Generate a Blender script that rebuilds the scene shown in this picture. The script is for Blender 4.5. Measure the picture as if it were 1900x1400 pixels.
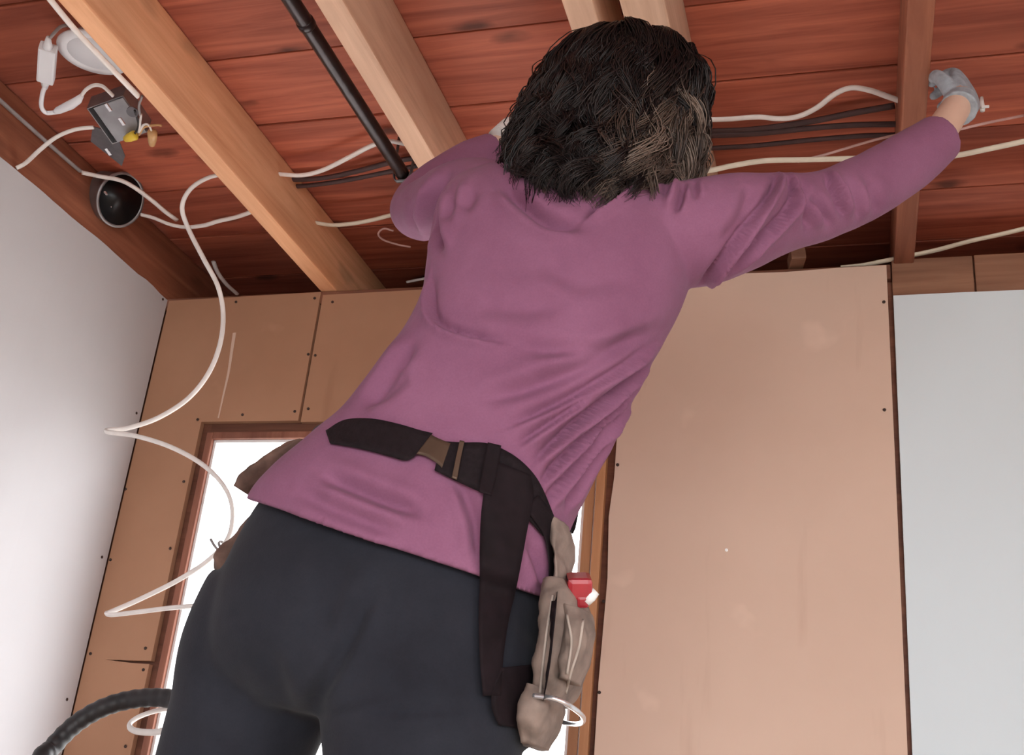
import bpy, bmesh, math, random
import numpy as np
from mathutils import Vector, Matrix, noise
from mathutils.bvhtree import BVHTree

for o in list(bpy.data.objects): bpy.data.objects.remove(o)
sc = bpy.context.scene
COL = sc.collection
rng = random.Random(7); npr = np.random.RandomState(11)

# ------------------------------------------------------------------ camera
CZ = 1.25                                     # camera height above the floor
YAW, PITCH, ROLL, FPX = math.radians(17.914), math.radians(22.56), math.radians(5.74), 2117.24
fw = np.array([-math.sin(YAW)*math.cos(PITCH), math.cos(YAW)*math.cos(PITCH), math.sin(PITCH)])
r0 = np.array([math.cos(YAW), math.sin(YAW), 0.0]); u0 = np.cross(r0, fw)
rt = math.cos(ROLL)*r0 + math.sin(ROLL)*u0
up = -math.sin(ROLL)*r0 + math.cos(ROLL)*u0
CAM = np.array([0, 0, CZ])
cd = bpy.data.cameras.new('camera'); cam = bpy.data.objects.new('camera', cd); COL.objects.link(cam)
cd.sensor_fit = 'HORIZONTAL'; cd.sensor_width = 36.0; cd.lens = FPX/1900*36.0; cd.clip_start = .02
cam.matrix_world = Matrix([[rt[0], up[0], -fw[0], 0], [rt[1], up[1], -fw[1], 0], [rt[2], up[2], -fw[2], CZ], [0, 0, 0, 1]])
sc.camera = cam

# ------------------------------------------------------------------ world, window light, exposure
w = bpy.data.worlds.new('world'); sc.world = w; w.use_nodes = True
bg = w.node_tree.nodes['Background']; bg.inputs[0].default_value = (.96, .98, 1.0, 1); bg.inputs[1].default_value = 6.0
def area(name, loc, aim, sx, sy, power, col):
    l = bpy.data.lights.new(name, 'AREA'); l.shape = 'RECTANGLE'; l.size = sx; l.size_y = sy; l.energy = power; l.color = col
    o = bpy.data.objects.new(name, l); COL.objects.link(o); o.location = loc
    o.rotation_euler = (Vector(aim)-Vector(loc)).to_track_quat('-Z', 'Y').to_euler(); return o
for o in (area('daylight_back_window', (-.93, 2.2, 1.49), (-.93, 0, 1.49), .93, 1.12, 10, (1, 1, 1)), area('daylight_added_front', (.95, -2.62, 1.35), (.95, 0, 1.35), 2.9, 1.7, 10, (1, 1, 1)), area('daylight_added_right', (2.62, -1.2, 1.25), (0, -1.2, 1.25), 1.4, 1.3, 10, (1, 1, 1))):
    o.data.cycles.is_portal = True            # sky light enters here; front and right openings are unseen, added
vs = sc.view_settings; vs.view_transform = 'Standard'; vs.look = 'None'; vs.exposure = 0.68; vs.gamma = 1.0; vs.use_curve_mapping = False

# ------------------------------------------------------------------ pixel -> direction -> point
def ray(px, py): return rt*((px-950)/FPX) - up*((py-700)/FPX) + fw
def at(px, py, Y): d = ray(px, py); return CAM + d*(Y/d[1])            # on the upright plane y = Y
def atz(px, py, z): d = ray(px, py); return CAM + d*((z-CZ)/d[2])     # on the level plane z
def atx(px, py, x): d = ray(px, py); return CAM + d*(x/d[0])
def proj(P):
    Q = np.asarray(P, float) - CAM; dz = Q@fw
    return np.stack([950+FPX*(Q@rt)/dz, 700-FPX*(Q@up)/dz], -1)
def mpp(P): return float((np.asarray(P)-CAM)@fw)/FPX                   # metres per pixel at P

# ------------------------------------------------------------------ materials
def new_mat(name):
    m = bpy.data.materials.new(name); m.use_nodes = True; nt = m.node_tree
    b = nt.nodes['Principled BSDF']; return m, nt, b
def N(nt, t, **kw):
    n = nt.nodes.new(t)
    for k, v in kw.items():
        if k in n.inputs.keys(): n.inputs[k].default_value = v
        else: setattr(n, k, v)
    return n
def ramp(nt, stops, interp='LINEAR'):
    n = nt.nodes.new('ShaderNodeValToRGB'); n.color_ramp.interpolation = interp
    e = n.color_ramp.elements
    while len(e) < len(stops): e.new(.5)
    for i, (p, c) in enumerate(stops): e[i].position = p; e[i].color = (*c, 1)
    return n
def mixc(nt, fac, a, b, mode='MIX'):
    n = nt.nodes.new('ShaderNodeMix'); n.data_type = 'RGBA'; n.blend_type = mode
    for s, v in ((0, fac), (6, a), (7, b)):
        if isinstance(v, (int, float)): n.inputs[s].default_value = v
        elif isinstance(v, tuple): n.inputs[s].default_value = (*v, 1)
        else: nt.links.new(v, n.inputs[s])
    return n.outputs[2]
def bump(nt, b, h, strength=.3, dist=.01):
    n = N(nt, 'ShaderNodeBump', Strength=strength, Distance=dist); nt.links.new(h, n.inputs['Height']); nt.links.new(n.outputs[0], b.inputs['Normal'])
def plain(name, col, rough=.6, metal=0., var=.12, scale=30., bmp=.1, spec=.5):
    m, nt, b = new_mat(name)
    tc = N(nt, 'ShaderNodeTexCoord'); no = N(nt, 'ShaderNodeTexNoise', Scale=scale, Detail=5.0)
    nt.links.new(tc.outputs['Object'], no.inputs['Vector'])
    lo = tuple(max(0, c*(1-var)) for c in col); hi = tuple(min(1, c*(1+var)) for c in col)
    r = ramp(nt, [(.3, lo), (.7, hi)]); nt.links.new(no.outputs[0], r.inputs[0]); nt.links.new(r.outputs[0], b.inputs['Base Color'])
    b.inputs['Roughness'].default_value = rough; b.inputs['Metallic'].default_value = metal; b.inputs['Specular IOR Level'].default_value = spec
    if bmp: bump(nt, b, no.outputs[0], bmp, .004)
    return m
def wood(name, dark, light, axis, knots=0., rough=.6, gs=1.0, rand=.35, spec=.3):
    """sawn timber: grain stretched along one axis, scattered dark knots, tone varied piece by piece"""
    m, nt, b = new_mat(name)
    tc = N(nt, 'ShaderNodeTexCoord'); oi = N(nt, 'ShaderNodeObjectInfo')
    off = N(nt, 'ShaderNodeVectorMath', operation='SCALE'); off.inputs[0].default_value = (13.1, 7.7, 5.3); nt.links.new(oi.outputs['Random'], off.inputs[3])
    add = N(nt, 'ShaderNodeVectorMath', operation='ADD'); nt.links.new(tc.outputs['Object'], add.inputs[0]); nt.links.new(off.outputs[0], add.inputs[1])
    mp = N(nt, 'ShaderNodeMapping'); s = [22*gs, 22*gs, 22*gs]; s[axis] = 1.3*gs; mp.inputs['Scale'].default_value = s
    nt.links.new(add.outputs[0], mp.inputs[0])
    n1 = N(nt, 'ShaderNodeTexNoise', Scale=1.6, Detail=7.0, Roughness=.62, Distortion=.7); nt.links.new(mp.outputs[0], n1.inputs['Vector'])
    mp2 = N(nt, 'ShaderNodeMapping'); s2 = [4., 4., 4.]; s2[axis] = 1.2; mp2.inputs['Scale'].default_value = s2
    nt.links.new(add.outputs[0], mp2.inputs[0])
    n2 = N(nt, 'ShaderNodeTexNoise', Scale=1.0, Detail=3.0); nt.links.new(mp2.outputs[0], n2.inputs['Vector'])
    r = ramp(nt, [(.3, dark), (.68, light)]); nt.links.new(n1.outputs[0], r.inputs[0])
    c = mixc(nt, .55, r.outputs[0], (0, 0, 0)); 
    r2 = ramp(nt, [(.3, (.62, .58, .58)), (.7, (1.15, 1.1, 1.05))]); nt.links.new(n2.outputs[0], r2.inputs[0])
    c = mixc(nt, 1.0, r.outputs[0], r2.outputs[0], 'MULTIPLY')
    rr = ramp(nt, [(0, (1-rand,)*3), (1, (1+rand*.4,)*3)]); nt.links.new(oi.outputs['Random'], rr.inputs[0])
    c = mixc(nt, 1.0, c, rr.outputs[0], 'MULTIPLY')
    if knots > 0:
        mp3 = N(nt, 'ShaderNodeMapping'); s3 = [9., 9., 9.]; s3[axis] = 4.2; mp3.inputs['Scale'].default_value = s3
        nt.links.new(add.outputs[0], mp3.inputs[0])
        nd = N(nt, 'ShaderNodeTexNoise', Scale=3.0); nt.links.new(mp3.outputs[0], nd.inputs['Vector'])
        va = N(nt, 'ShaderNodeVectorMath', operation='MULTIPLY_ADD'); va.inputs[1].default_value = (.25,)*3
        nt.links.new(nd.outputs['Color'], va.inputs[0]); nt.links.new(mp3.outputs[0], va.inputs[2])
        vo = N(nt, 'ShaderNodeTexVoronoi', Scale=1.0, Randomness=1.0); nt.links.new(va.outputs[0], vo.inputs['Vector'])
        k = ramp(nt, [(.07, (1, 1, 1)), (.2, (0, 0, 0))]); nt.links.new(vo.outputs['Distance'], k.inputs[0])
        km = N(nt, 'ShaderNodeMath', operation='MULTIPLY'); km.inputs[1].default_value = knots; nt.links.new(k.outputs[0], km.inputs[0])
        c = mixc(nt, km.outputs[0], c, tuple(x*.16 for x in dark))
    nt.links.new(c, b.inputs['Base Color']); b.inputs['Roughness'].default_value = rough; b.inputs['Specular IOR Level'].default_value = spec
    bump(nt, b, n1.outputs[0], .25, .003); return m
def panelmat(name, a, bcol, stain, scale=2.2):
    m, nt, b = new_mat(name)
    tc = N(nt, 'ShaderNodeTexCoord')
    n1 = N(nt, 'ShaderNodeTexNoise', Scale=scale, Detail=6.0, Roughness=.6); nt.links.new(tc.outputs['Object'], n1.inputs['Vector'])
    r = ramp(nt, [(.3, a), (.7, bcol)]); nt.links.new(n1.outputs[0], r.inputs[0])
    mp = N(nt, 'ShaderNodeMapping'); mp.inputs['Scale'].default_value = (16, 16, 2.2); nt.links.new(tc.outputs['Object'], mp.inputs[0])
    n2 = N(nt, 'ShaderNodeTexNoise', Scale=1.0, Detail=4.0); nt.links.new(mp.outputs[0], n2.inputs['Vector'])
    k = ramp(nt, [(.64, (0, 0, 0)), (.8, (.55,)*3)]); nt.links.new(n2.outputs[0], k.inputs[0])
    c = mixc(nt, k.outputs[0], r.outputs[0], stain)
    n3 = N(nt, 'ShaderNodeTexNoise', Scale=7.0, Detail=3.0); nt.links.new(tc.outputs['Object'], n3.inputs['Vector'])
    k2 = ramp(nt, [(.68, (0, 0, 0)), (.8, (.45,)*3)]); nt.links.new(n3.outputs[0], k2.inputs[0])
    c = mixc(nt, k2.outputs[0], c, tuple(min(1, x*1.25+.05) for x in bcol))
    nt.links.new(c, b.inputs['Base Color']); b.inputs['Roughness'].default_value = .75; b.inputs['Specular IOR Level'].default_value = .25
    bump(nt, b, n1.outputs[0], .08, .003); return m
M = {}
M['plank'] = wood('plank_wood', (.27, .064, .040), (.56, .165, .098), 0, knots=.8, rough=.62)
M['joist'] = wood('joist_wood', (.70, .33, .17), (.94, .54, .32), 1, knots=.25, rough=.6, rand=.12)
M['joist_pale'] = wood('joist_pale_wood', (.68, .41, .275), (.90, .60, .43), 1, knots=.1, rand=.08)
M['joist_red'] = wood('joist_red_wood', (.22, .075, .045), (.40, .155, .090), 1, knots=.3, rand=.1)
M['oldwood'] = wood('old_dark_wood', (.13, .050, .032), (.24, .105, .065), 0, rand=.15)
M['header'] = wood('header_wood', (.24, .115, .070), (.38, .20, .125), 0, rand=.15)
M['jamb'] = wood('jamb_wood', (.24, .090, .060), (.38, .165, .11), 2, rand=.1)
M['jamb_orange'] = wood('jamb_orange_wood', (.42, .19, .09), (.60, .31, .16), 2, rand=.1)
M['ply_dark'] = panelmat('tan_fibreboard', (.385, .20, .12), (.46, .25, .155), (.30, .14, .08))
M['ply_light'] = panelmat('pale_plywood', (.64, .455, .355), (.72, .525, .42), (.50, .32, .235), 1.6)
M['drywall'] = plain('grey_white_drywall', (.58, .565, .585), .85, var=.03, scale=3., bmp=.02, spec=.2)
M['drywall_white'] = plain('blue_white_drywall', (.68, .76, .80), .8, var=.025, scale=2., bmp=.02, spec=.2)
M['roof'] = plain('roof_light_block', (.02, .018, .018), .9)
M['ground'] = plain('pale_bounce_ground', (.50, .49, .46), .9, var=.2, scale=4.)  # pale tone picked to throw daylight up to the ceiling
M['floor'] = wood('floor_wood', (.48, .38, .28), (.64, .52, .40), 1, rough=.5)
M['nail'] = plain('rusty_nail', (.05, .028, .022), .6, metal=.3)
M['screw_white'] = plain('bright_screw', (.9, .9, .88), .3)
M['vinyl'] = plain('white_vinyl', (.82, .80, .80), .4, var=.03)
M['cable'] = plain('white_cable_sheath', (.80, .75, .72), .42, var=.05, scale=60, bmp=.02)
M['cable_yellow'] = plain('aged_cable_sheath', (.68, .60, .48), .5, var=.06, scale=50)
M['cable_dark'] = plain('old_brown_cable', (.055, .024, .024), .6, var=.2)
M['cable_grey'] = plain('grey_cable', (.30, .27, .27), .55)
M['wire_thin'] = plain('thin_pink_wire', (.55, .33, .30), .5)
M['pipe'] = plain('black_iron_pipe', (.030, .020, .022), .28, metal=.55, var=.3, scale=25, bmp=.15)
M['steel'] = plain('galvanized_steel', (.36, .36, .38), .45, metal=.7, var=.15)
M['steel_dark'] = plain('dull_steel', (.17, .165, .18), .55, metal=.6, var=.2)
M['steel_bright'] = plain('bright_steel', (.85, .85, .88), .25, metal=.8)
M['can_inside'] = plain('can_black', (.012, .012, .014), .35, metal=.4)
M['led'] = plain('white_plastic', (.80, .80, .84), .35, var=.02)
M['led_lens'] = plain('frosted_lens', (.70, .70, .74), .5, var=.02)
M['yellow'] = plain('yellow_nut', (.75, .52, .05), .4)
M['tan_nut'] = plain('tan_nut', (.62, .36, .16), .4)
M['redplastic'] = plain('red_plastic', (.36, .02, .03), .35, var=.2)
M['hose'] = plain('black_rubber', (.016, .014, .016), .5, var=.2)
M['skin'] = plain('skin', (.66, .43, .33), .5, var=.06, scale=20, bmp=.03)
M['glove'] = plain('grey_glove', (.33, .36, .40), .6, var=.22, scale=90, bmp=.3)
M['glove_cuff'] = plain('white_knit', (.78, .74, .72), .8, var=.06, scale=120, bmp=.4)
M['canvas'] = plain('worn_suede', (.25, .185, .155), .85, var=.35, scale=35, bmp=.4)
M['canvas_pale'] = plain('pale_piping', (.45, .38, .33), .8, var=.2)
M['canvas_brown'] = plain('brown_suede', (.15, .085, .065), .85, var=.4, scale=45, bmp=.4)
M['webbing'] = plain('black_webbing', (.013, .008, .010), .8, var=.25, scale=150, bmp=.3, spec=.2)
M['leather_dark'] = plain('dark_leather', (.011, .006, .008), .8, var=.3, scale=60, bmp=.25, spec=.2)
M['brass'] = plain('dull_brass', (.13, .085, .06), .5, metal=.6)
M['shoe'] = plain('dark_shoe', (.05, .04, .04), .6)
M['alu'] = plain('aluminium', (.55, .56, .58), .4, metal=.8)
def cloth(name, a, bcol, rough=.9, sheen=.05, scale=420.):
    m, nt, b = new_mat(name); tc = N(nt, 'ShaderNodeTexCoord')
    n1 = N(nt, 'ShaderNodeTexNoise', Scale=9.0, Detail=6.0, Roughness=.65); nt.links.new(tc.outputs['Object'], n1.inputs['Vector'])
    n2 = N(nt, 'ShaderNodeTexNoise', Scale=scale, Detail=2.0); nt.links.new(tc.outputs['Object'], n2.inputs['Vector'])
    r = ramp(nt, [(.32, a), (.68, bcol)]); nt.links.new(n1.outputs[0], r.inputs[0])
    r2 = ramp(nt, [(.3, (.95,)*3), (.7, (1.03,)*3)]); nt.links.new(n2.outputs[0], r2.inputs[0])
    c = mixc(nt, 1.0, r.outputs[0], r2.outputs[0], 'MULTIPLY'); nt.links.new(c, b.inputs['Base Color'])
    b.inputs['Roughness'].default_value = rough; b.inputs['Sheen Weight'].default_value = sheen; b.inputs['Specular IOR Level'].default_value = .15
    bump(nt, b, n2.outputs[0], .12, .002); return m
M['shirt'] = cloth('mauve_jersey', (.245, .096, .172), (.298, .124, .214))
M['trousers'] = cloth('charcoal_jersey', (.017, .018, .025), (.027, .029, .039), sheen=.06)
m, nt, b = new_mat('dark_wavy_hair'); at_ = N(nt, 'ShaderNodeAttribute', attribute_name='tone')
r = ramp(nt, [(0, (.006, .0035, .004)), (.45, (.022, .012, .011)), (.75, (.085, .056, .043)), (1, (.24, .175, .14))]); nt.links.new(at_.outputs['Fac'], r.inputs[0])
nt.links.new(r.outputs[0], b.inputs['Base Color']); b.inputs['Roughness'].default_value = .42; b.inputs['Specular IOR Level'].default_value = .45
M['hair'] = m
m, nt, b = new_mat('window_glass'); nt.nodes.remove(b)
tr = N(nt, 'ShaderNodeBsdfTransparent'); gl = N(nt, 'ShaderNodeBsdfGlossy', Roughness=.02); mx = N(nt, 'ShaderNodeMixShader'); mx.inputs[0].default_value = .06
nt.links.new(tr.outputs[0], mx.inputs[1]); nt.links.new(gl.outputs[0], mx.inputs[2]); nt.links.new(mx.outputs[0], nt.nodes['Material Output'].inputs[0]); M['glass'] = m

# ------------------------------------------------------------------ mesh helpers
WORLD = {}                                   # world origin of every object made here
def mk(name, verts, faces, mat, parent=None, origin=None, smooth=False):
    v = np.asarray(verts, float).reshape(-1, 3)
    if parent is not None: org = WORLD[parent.name]
    elif origin is not None: org = np.asarray(origin, float)
    else: lo, hi = v.min(0), v.max(0); org = np.array([(lo[0]+hi[0])/2, (lo[1]+hi[1])/2, lo[2]])
    me = bpy.data.meshes.new(name); me.from_pydata((v-org).tolist(), [], [list(map(int, f)) for f in faces]); me.update()
    if mat is not None: me.materials.append(M[mat])
    if smooth: me.polygons.foreach_set('use_smooth', [True]*len(me.polygons))
    o = bpy.data.objects.new(name, me); COL.objects.link(o)
    if parent is not None: o.parent = parent
    else: o.location = org
    WORLD[o.name] = org.copy(); return o
def empty(name, org):
    o = bpy.data.objects.new(name, None); o.empty_display_size = .05; COL.objects.link(o); o.location = org; WORLD[o.name] = np.asarray(org, float); return o
def tag(o, label=None, cat=None, group=None, kind=None):
    if label: o['label'] = label
    if cat: o['category'] = cat
    if group: o['group'] = group
    if kind: o['kind'] = kind
    return o
def boxvf(x0, x1, y0, y1, z0, z1):
    v = [(x0, y0, z0), (x1, y0, z0), (x1, y1, z0), (x0, y1, z0), (x0, y0, z1), (x1, y0, z1), (x1, y1, z1), (x0, y1, z1)]
    f = [(0, 3, 2, 1), (4, 5, 6, 7), (0, 1, 5, 4), (1, 2, 6, 5), (2, 3, 7, 6), (3, 0, 4, 7)]; return np.array(v, float), f
def bevelled(v, f, bev):
    bm = bmesh.new(); vs_ = [bm.verts.new(p) for p in v]
    for q in f: bm.faces.new([vs_[i] for i in q])
    bmesh.ops.bevel(bm, geom=list(bm.edges), offset=bev, segments=2, affect='EDGES', profile=.6)
    bm.verts.index_update(); V = np.array([p.co[:] for p in bm.verts]); F = [[q.index for q in fc.verts] for fc in bm.faces]; bm.free(); return V, F
def box(name, x0, x1, y0, y1, z0, z1, mat, parent=None, bev=0., origin=None):
    v, f = boxvf(x0, x1, y0, y1, z0, z1)
    if bev: v, f = bevelled(v, f, bev)
    return mk(name, v, f, mat, parent, origin)
def fbox(c, X, Y, Z, sx, sy, sz, bev=0.):
    """box in a tilted frame: vertices and faces"""
    v, f = boxvf(-sx/2, sx/2, -sy/2, sy/2, -sz/2, sz/2)
    if bev: v, f = bevelled(v, f, bev)
    return np.asarray(c) + v@np.array([X, Y, Z]), f
def nrm(v): v = np.asarray(v, float); return v/max(1e-9, np.linalg.norm(v))
def frame(Z, hint=(0, 0, 1)):
    Z = nrm(Z); X = np.cross(hint, Z)
    if np.linalg.norm(X) < 1e-3: X = np.cross((1, 0, 0), Z)
    X = nrm(X); return X, np.cross(Z, X), Z
def catmull(P, n):
    P = np.asarray(P, float); k = len(P)
    Q = np.vstack([2*P[0]-P[1], P, 2*P[-1]-P[-2]]); t = np.linspace(0, k-1-1e-9, n); i = t.astype(int); s = (t-i)[:, None]
    a, b_, c, d = Q[i], Q[i+1], Q[i+2], Q[i+3]
    return .5*((2*b_)+(-a+c)*s+(2*a-5*b_+4*c-d)*s*s+(-a+3*b_-3*c+d)*s**3)
def sweep(P, rx, ry=None, sides=10, hint=None, caps=True):
    """tube with an elliptical section along a polyline, parallel-transported"""
    P = np.asarray(P, float); n = len(P); rx = np.broadcast_to(np.asarray(rx, float), (n,)); ry = rx if ry is None else np.broadcast_to(np.asarray(ry, float), (n,))
    T = np.gradient(P, axis=0); T /= np.linalg.norm(T, axis=1)[:, None]+1e-12
    h = np.asarray(hint if hint is not None else ((0, 0, 1) if abs(T[0][2]) < .9 else (1, 0, 0)), float)
    U = nrm(h - T[0]*(h@T[0])); V = []
    an = np.linspace(0, 2*np.pi, sides, endpoint=False)
    for i in range(n):
        U = nrm(U - T[i]*(U@T[i])); W_ = np.cross(T[i], U)
        V.append(P[i] + np.outer(np.cos(an)*rx[i], W_) + np.outer(np.sin(an)*ry[i], U))
    V = np.vstack(V); F = []
    for i in range(n-1):
        for j in range(sides):
            k = (j+1) % sides; F.append((i*sides+j, i*sides+k, (i+1)*sides+k, (i+1)*sides+j))
    if caps: F.append(tuple(range(sides))[::-1]); F.append(tuple((n-1)*sides+j for j in range(sides)))
    return V, F
def joinvf(parts):
    V, F, k = [], [], 0
    for v, f in parts:
        V.append(v); F += [tuple(i+k for i in q) for q in f]; k += len(v)
    return np.vstack(V), F
def tube(name, pts, rx, ry=None, mat='cable', parent=None, n=None, sides=10, hint=None, label=None, cat=None, group=None):
    n = n or max(8, 7*len(pts)); P = catmull(pts, n)
    v, f = sweep(P, rx, ry, sides, hint); o = mk(name, v, f, mat, parent, smooth=True)
    if label: tag(o, label, cat, group)
    return o
def sphere(c, r, nu=14, nv=9, X=(1, 0, 0), Y=(0, 1, 0), Z=(0, 0, 1)):
    r = np.broadcast_to(np.asarray(r, float), (3,)); V = [(0, 0, -1)]
    for i in range(1, nv):
        a = -math.pi/2+math.pi*i/nv
        for j in range(nu): b_ = 2*math.pi*j/nu; V.append((math.cos(a)*math.cos(b_), math.cos(a)*math.sin(b_), math.sin(a)))
    V.append((0, 0, 1)); F = [(0, 1+(j+1) % nu, 1+j) for j in range(nu)]
    for i in range(nv-2):
        for j in range(nu): k = (j+1) % nu; F.append((1+i*nu+j, 1+i*nu+k, 1+(i+1)*nu+k, 1+(i+1)*nu+j))
    t = len(V)-1; F += [(t, 1+(nv-2)*nu+j, 1+(nv-2)*nu+(j+1) % nu) for j in range(nu)]
    return np.asarray(c)+(np.array(V)*r)@np.array([X, Y, Z], float), F
def lathe(c, Z, prof, seg=28, hint=(0, 0, 1)):
    """profile of (radius, height) turned about Z"""
    X, Y, Z = frame(Z, hint); an = np.linspace(0, 2*np.pi, seg, endpoint=False); V, F = [], []
    for r_, h in prof:
        for a in an: V.append(np.asarray(c)+X*math.cos(a)*r_+Y*math.sin(a)*r_+Z*h)
    for i in range(len(prof)-1):
        for j in range(seg): k = (j+1) % seg; F.append((i*seg+j, i*seg+k, (i+1)*seg+k, (i+1)*seg+j))
    F.append(tuple(range(seg))[::-1]); F.append(tuple((len(prof)-1)*seg+j for j in range(seg)))
    return np.array(V), F
def remesh(parts, vox):
    """union of overlapping closed shapes as one continuous surface"""
    V, F = joinvf(parts); me = bpy.data.meshes.new('tmp'); me.from_pydata(V.tolist(), [], F); me.update()
    o = bpy.data.objects.new('tmp', me); COL.objects.link(o); md = o.modifiers.new('r', 'REMESH'); md.mode = 'VOXEL'; md.voxel_size = vox; md.adaptivity = 0
    bpy.context.view_layer.update(); ev = o.evaluated_get(bpy.context.evaluated_depsgraph_get()); m2 = bpy.data.meshes.new_from_object(ev)
    nv = len(m2.vertices); a = np.empty(nv*3); m2.vertices.foreach_get('co', a); V = a.reshape(-1, 3)
    F = np.empty(len(m2.loops), int); m2.loops.foreach_get('vertex_index', F)
    ls = np.empty(len(m2.polygons), int); m2.polygons.foreach_get('loop_start', ls); lt = np.empty(len(m2.polygons), int); m2.polygons.foreach_get('loop_total', lt)
    E = np.empty(len(m2.edges)*2, int); m2.edges.foreach_get('vertices', E); E = E.reshape(-1, 2)
    faces = [F[s:s+t].tolist() for s, t in zip(ls, lt)]
    bpy.data.objects.remove(o); bpy.data.meshes.remove(me); bpy.data.meshes.remove(m2); return V, faces, E
def relax(V, E, it, lam=.5, taubin=True):
    V = V.copy(); n = len(V); deg = np.bincount(E.ravel(), minlength=n).astype(float); deg[deg == 0] = 1
    for k in range(it):
        for l in ((lam, -lam*1.03) if taubin else (lam,)):
            S = np.stack([np.bincount(E[:, 0], V[E[:, 1], a], n)+np.bincount(E[:, 1], V[E[:, 0], a], n) for a in range(3)], 1)/deg[:, None]
            V += l*(S-V)
    return V
def vnormals(V, F):
    A = np.array([f[:3] for f in F]); nn = np.cross(V[A[:, 1]]-V[A[:, 0]], V[A[:, 2]]-V[A[:, 0]]); out = np.zeros_like(V)
    L = max(len(f) for f in F)
    for f_i in range(3): 
        for a in range(3): out[:, a] += np.bincount(A[:, f_i], nn[:, a], len(V))
    if L > 3:
        q = np.array([f[3] for f in F if len(f) > 3]); qn = nn[[i for i, f in enumerate(F) if len(f) > 3]]
        for a in range(3): out[:, a] += np.bincount(q, qn[:, a], len(V))
    return out/(np.linalg.norm(out, axis=1)[:, None]+1e-12)

# ------------------------------------------------------------------ the room
HJ = CZ+1.15                                  # underside of the joists
DEP = .14                                     # joist depth
D = 2.107                                     # face of the back wall
XL = -1.562; XR = 2.6; YB = -2.6
tag(box('floor', XL-.1, XR+.1, YB-.1, D+.1, -.05, 0, 'floor'), 'brown boarded floor below the frame', kind='structure')
tag(box('ground', -40, 40, -40, 40, -.35, -.25, 'ground'), 'unseen pale ground outside, added to bounce daylight in', kind='structure')
# left wall: grey-white drywall sheet with a ragged upper edge
n = 150; ys = np.linspace(YB, D-.003, n); V = []; ztop = CZ+1.146
for i, y in enumerate(ys):
    zz = ztop + .0045*noise.noise((y*9, 0, 3)) + .003*noise.noise((y*33, 4, 1)); 
    if y > D-.05: zz -= .006
    xx = XL+.0015*noise.noise((y*12, 2, 0))
    V += [(xx, y, 0), (xx, y, zz), (XL-.013, y, zz+.001), (XL-.013, y, 0)]
F = []
for i in range(n-1):
    a = 4*i
    F += [(a, a+1, a+5, a+4), (a+1, a+2, a+6, a+5), (a+2, a+3, a+7, a+6)]
F += [(3, 2, 1, 0), (4*n-4, 4*n-3, 4*n-2, 4*n-1)]
wl = tag(mk('wall_left', V, F, 'drywall', origin=(XL, 0, 0)), 'grey-white drywall sheet with ragged upper edge on the left', kind='structure')
# left wall rim timber, with a framing wall behind it
tag(box('trim_1', XL-.05, XL-.0135, YB, D+.03, 0, HJ-.02, 'oldwood'), kind='structure', label='dark framing behind the left drywall sheet')
box('rim_joist', XL-.046, XL-.008, YB, D+.45, HJ-.004, HJ+DEP, 'joist_red', bpy.data.objects['trim_1'], .003)

# ceiling: boards on joists
ceil = tag(box('ceiling', XL-.06, XR+.1, YB-.1, D+.47, HJ+DEP+.022, HJ+DEP+.04, 'roof'), 'reddish bare roof boards carried on timber joists', kind='structure')  # dark slab over the boards, added to block light
PW = .2015; y = 1.471-PW*20; k = 0
pm = None
while y < D+.46:
    if y+PW > YB-.1:
        y0, y1 = y+.0022, y+PW-.0022
        if pm is None:
            v, f = boxvf(-(XR-XL+.14)/2, (XR-XL+.14)/2, -(PW-.0044)/2, (PW-.0044)/2, 0, .019); v, f = bevelled(v, f, .0022)
            pm = bpy.data.meshes.new('plank'); pm.from_pydata(v.tolist(), [], f); pm.materials.append(M['plank'])
        o = bpy.data.objects.new('plank', pm); COL.objects.link(o); o.parent = ceil
        wp = np.array([(XL+XR)/2+.02, (y0+y1)/2, HJ+DEP+.001+rng.uniform(0, .002)]); o.location = wp-WORLD['ceiling']
    y += PW
def joist(x0, x1, mat, dz=0.):
    o = box('joist', x0, x1, YB, D+.45, HJ+dz, HJ+DEP, mat, ceil, .0035); return o
joist(-1.165, -1.124, 'joist'); joist(-.759, -.7155, 'joist_pale'); joist(-.392, -.347, 'joist_pale'); joist(-.309, -.244, 'joist_pale')
joist(.0886, .1265, 'joist_red')  # darker wood colour paints in the dimness far from the light
for x in (.495, .90, 1.305, 1.71, 2.115): joist(x, x+.04, 'joist')
box('fascia_board', XL-.05, XR+.1, D+.452, D+.47, HJ-.05, HJ+DEP+.02, 'oldwood', ceil)
box('soffit_board', XL-.05, XR+.1, D+.10, D+.452, HJ-.05, HJ-.032, 'oldwood', ceil)

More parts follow.
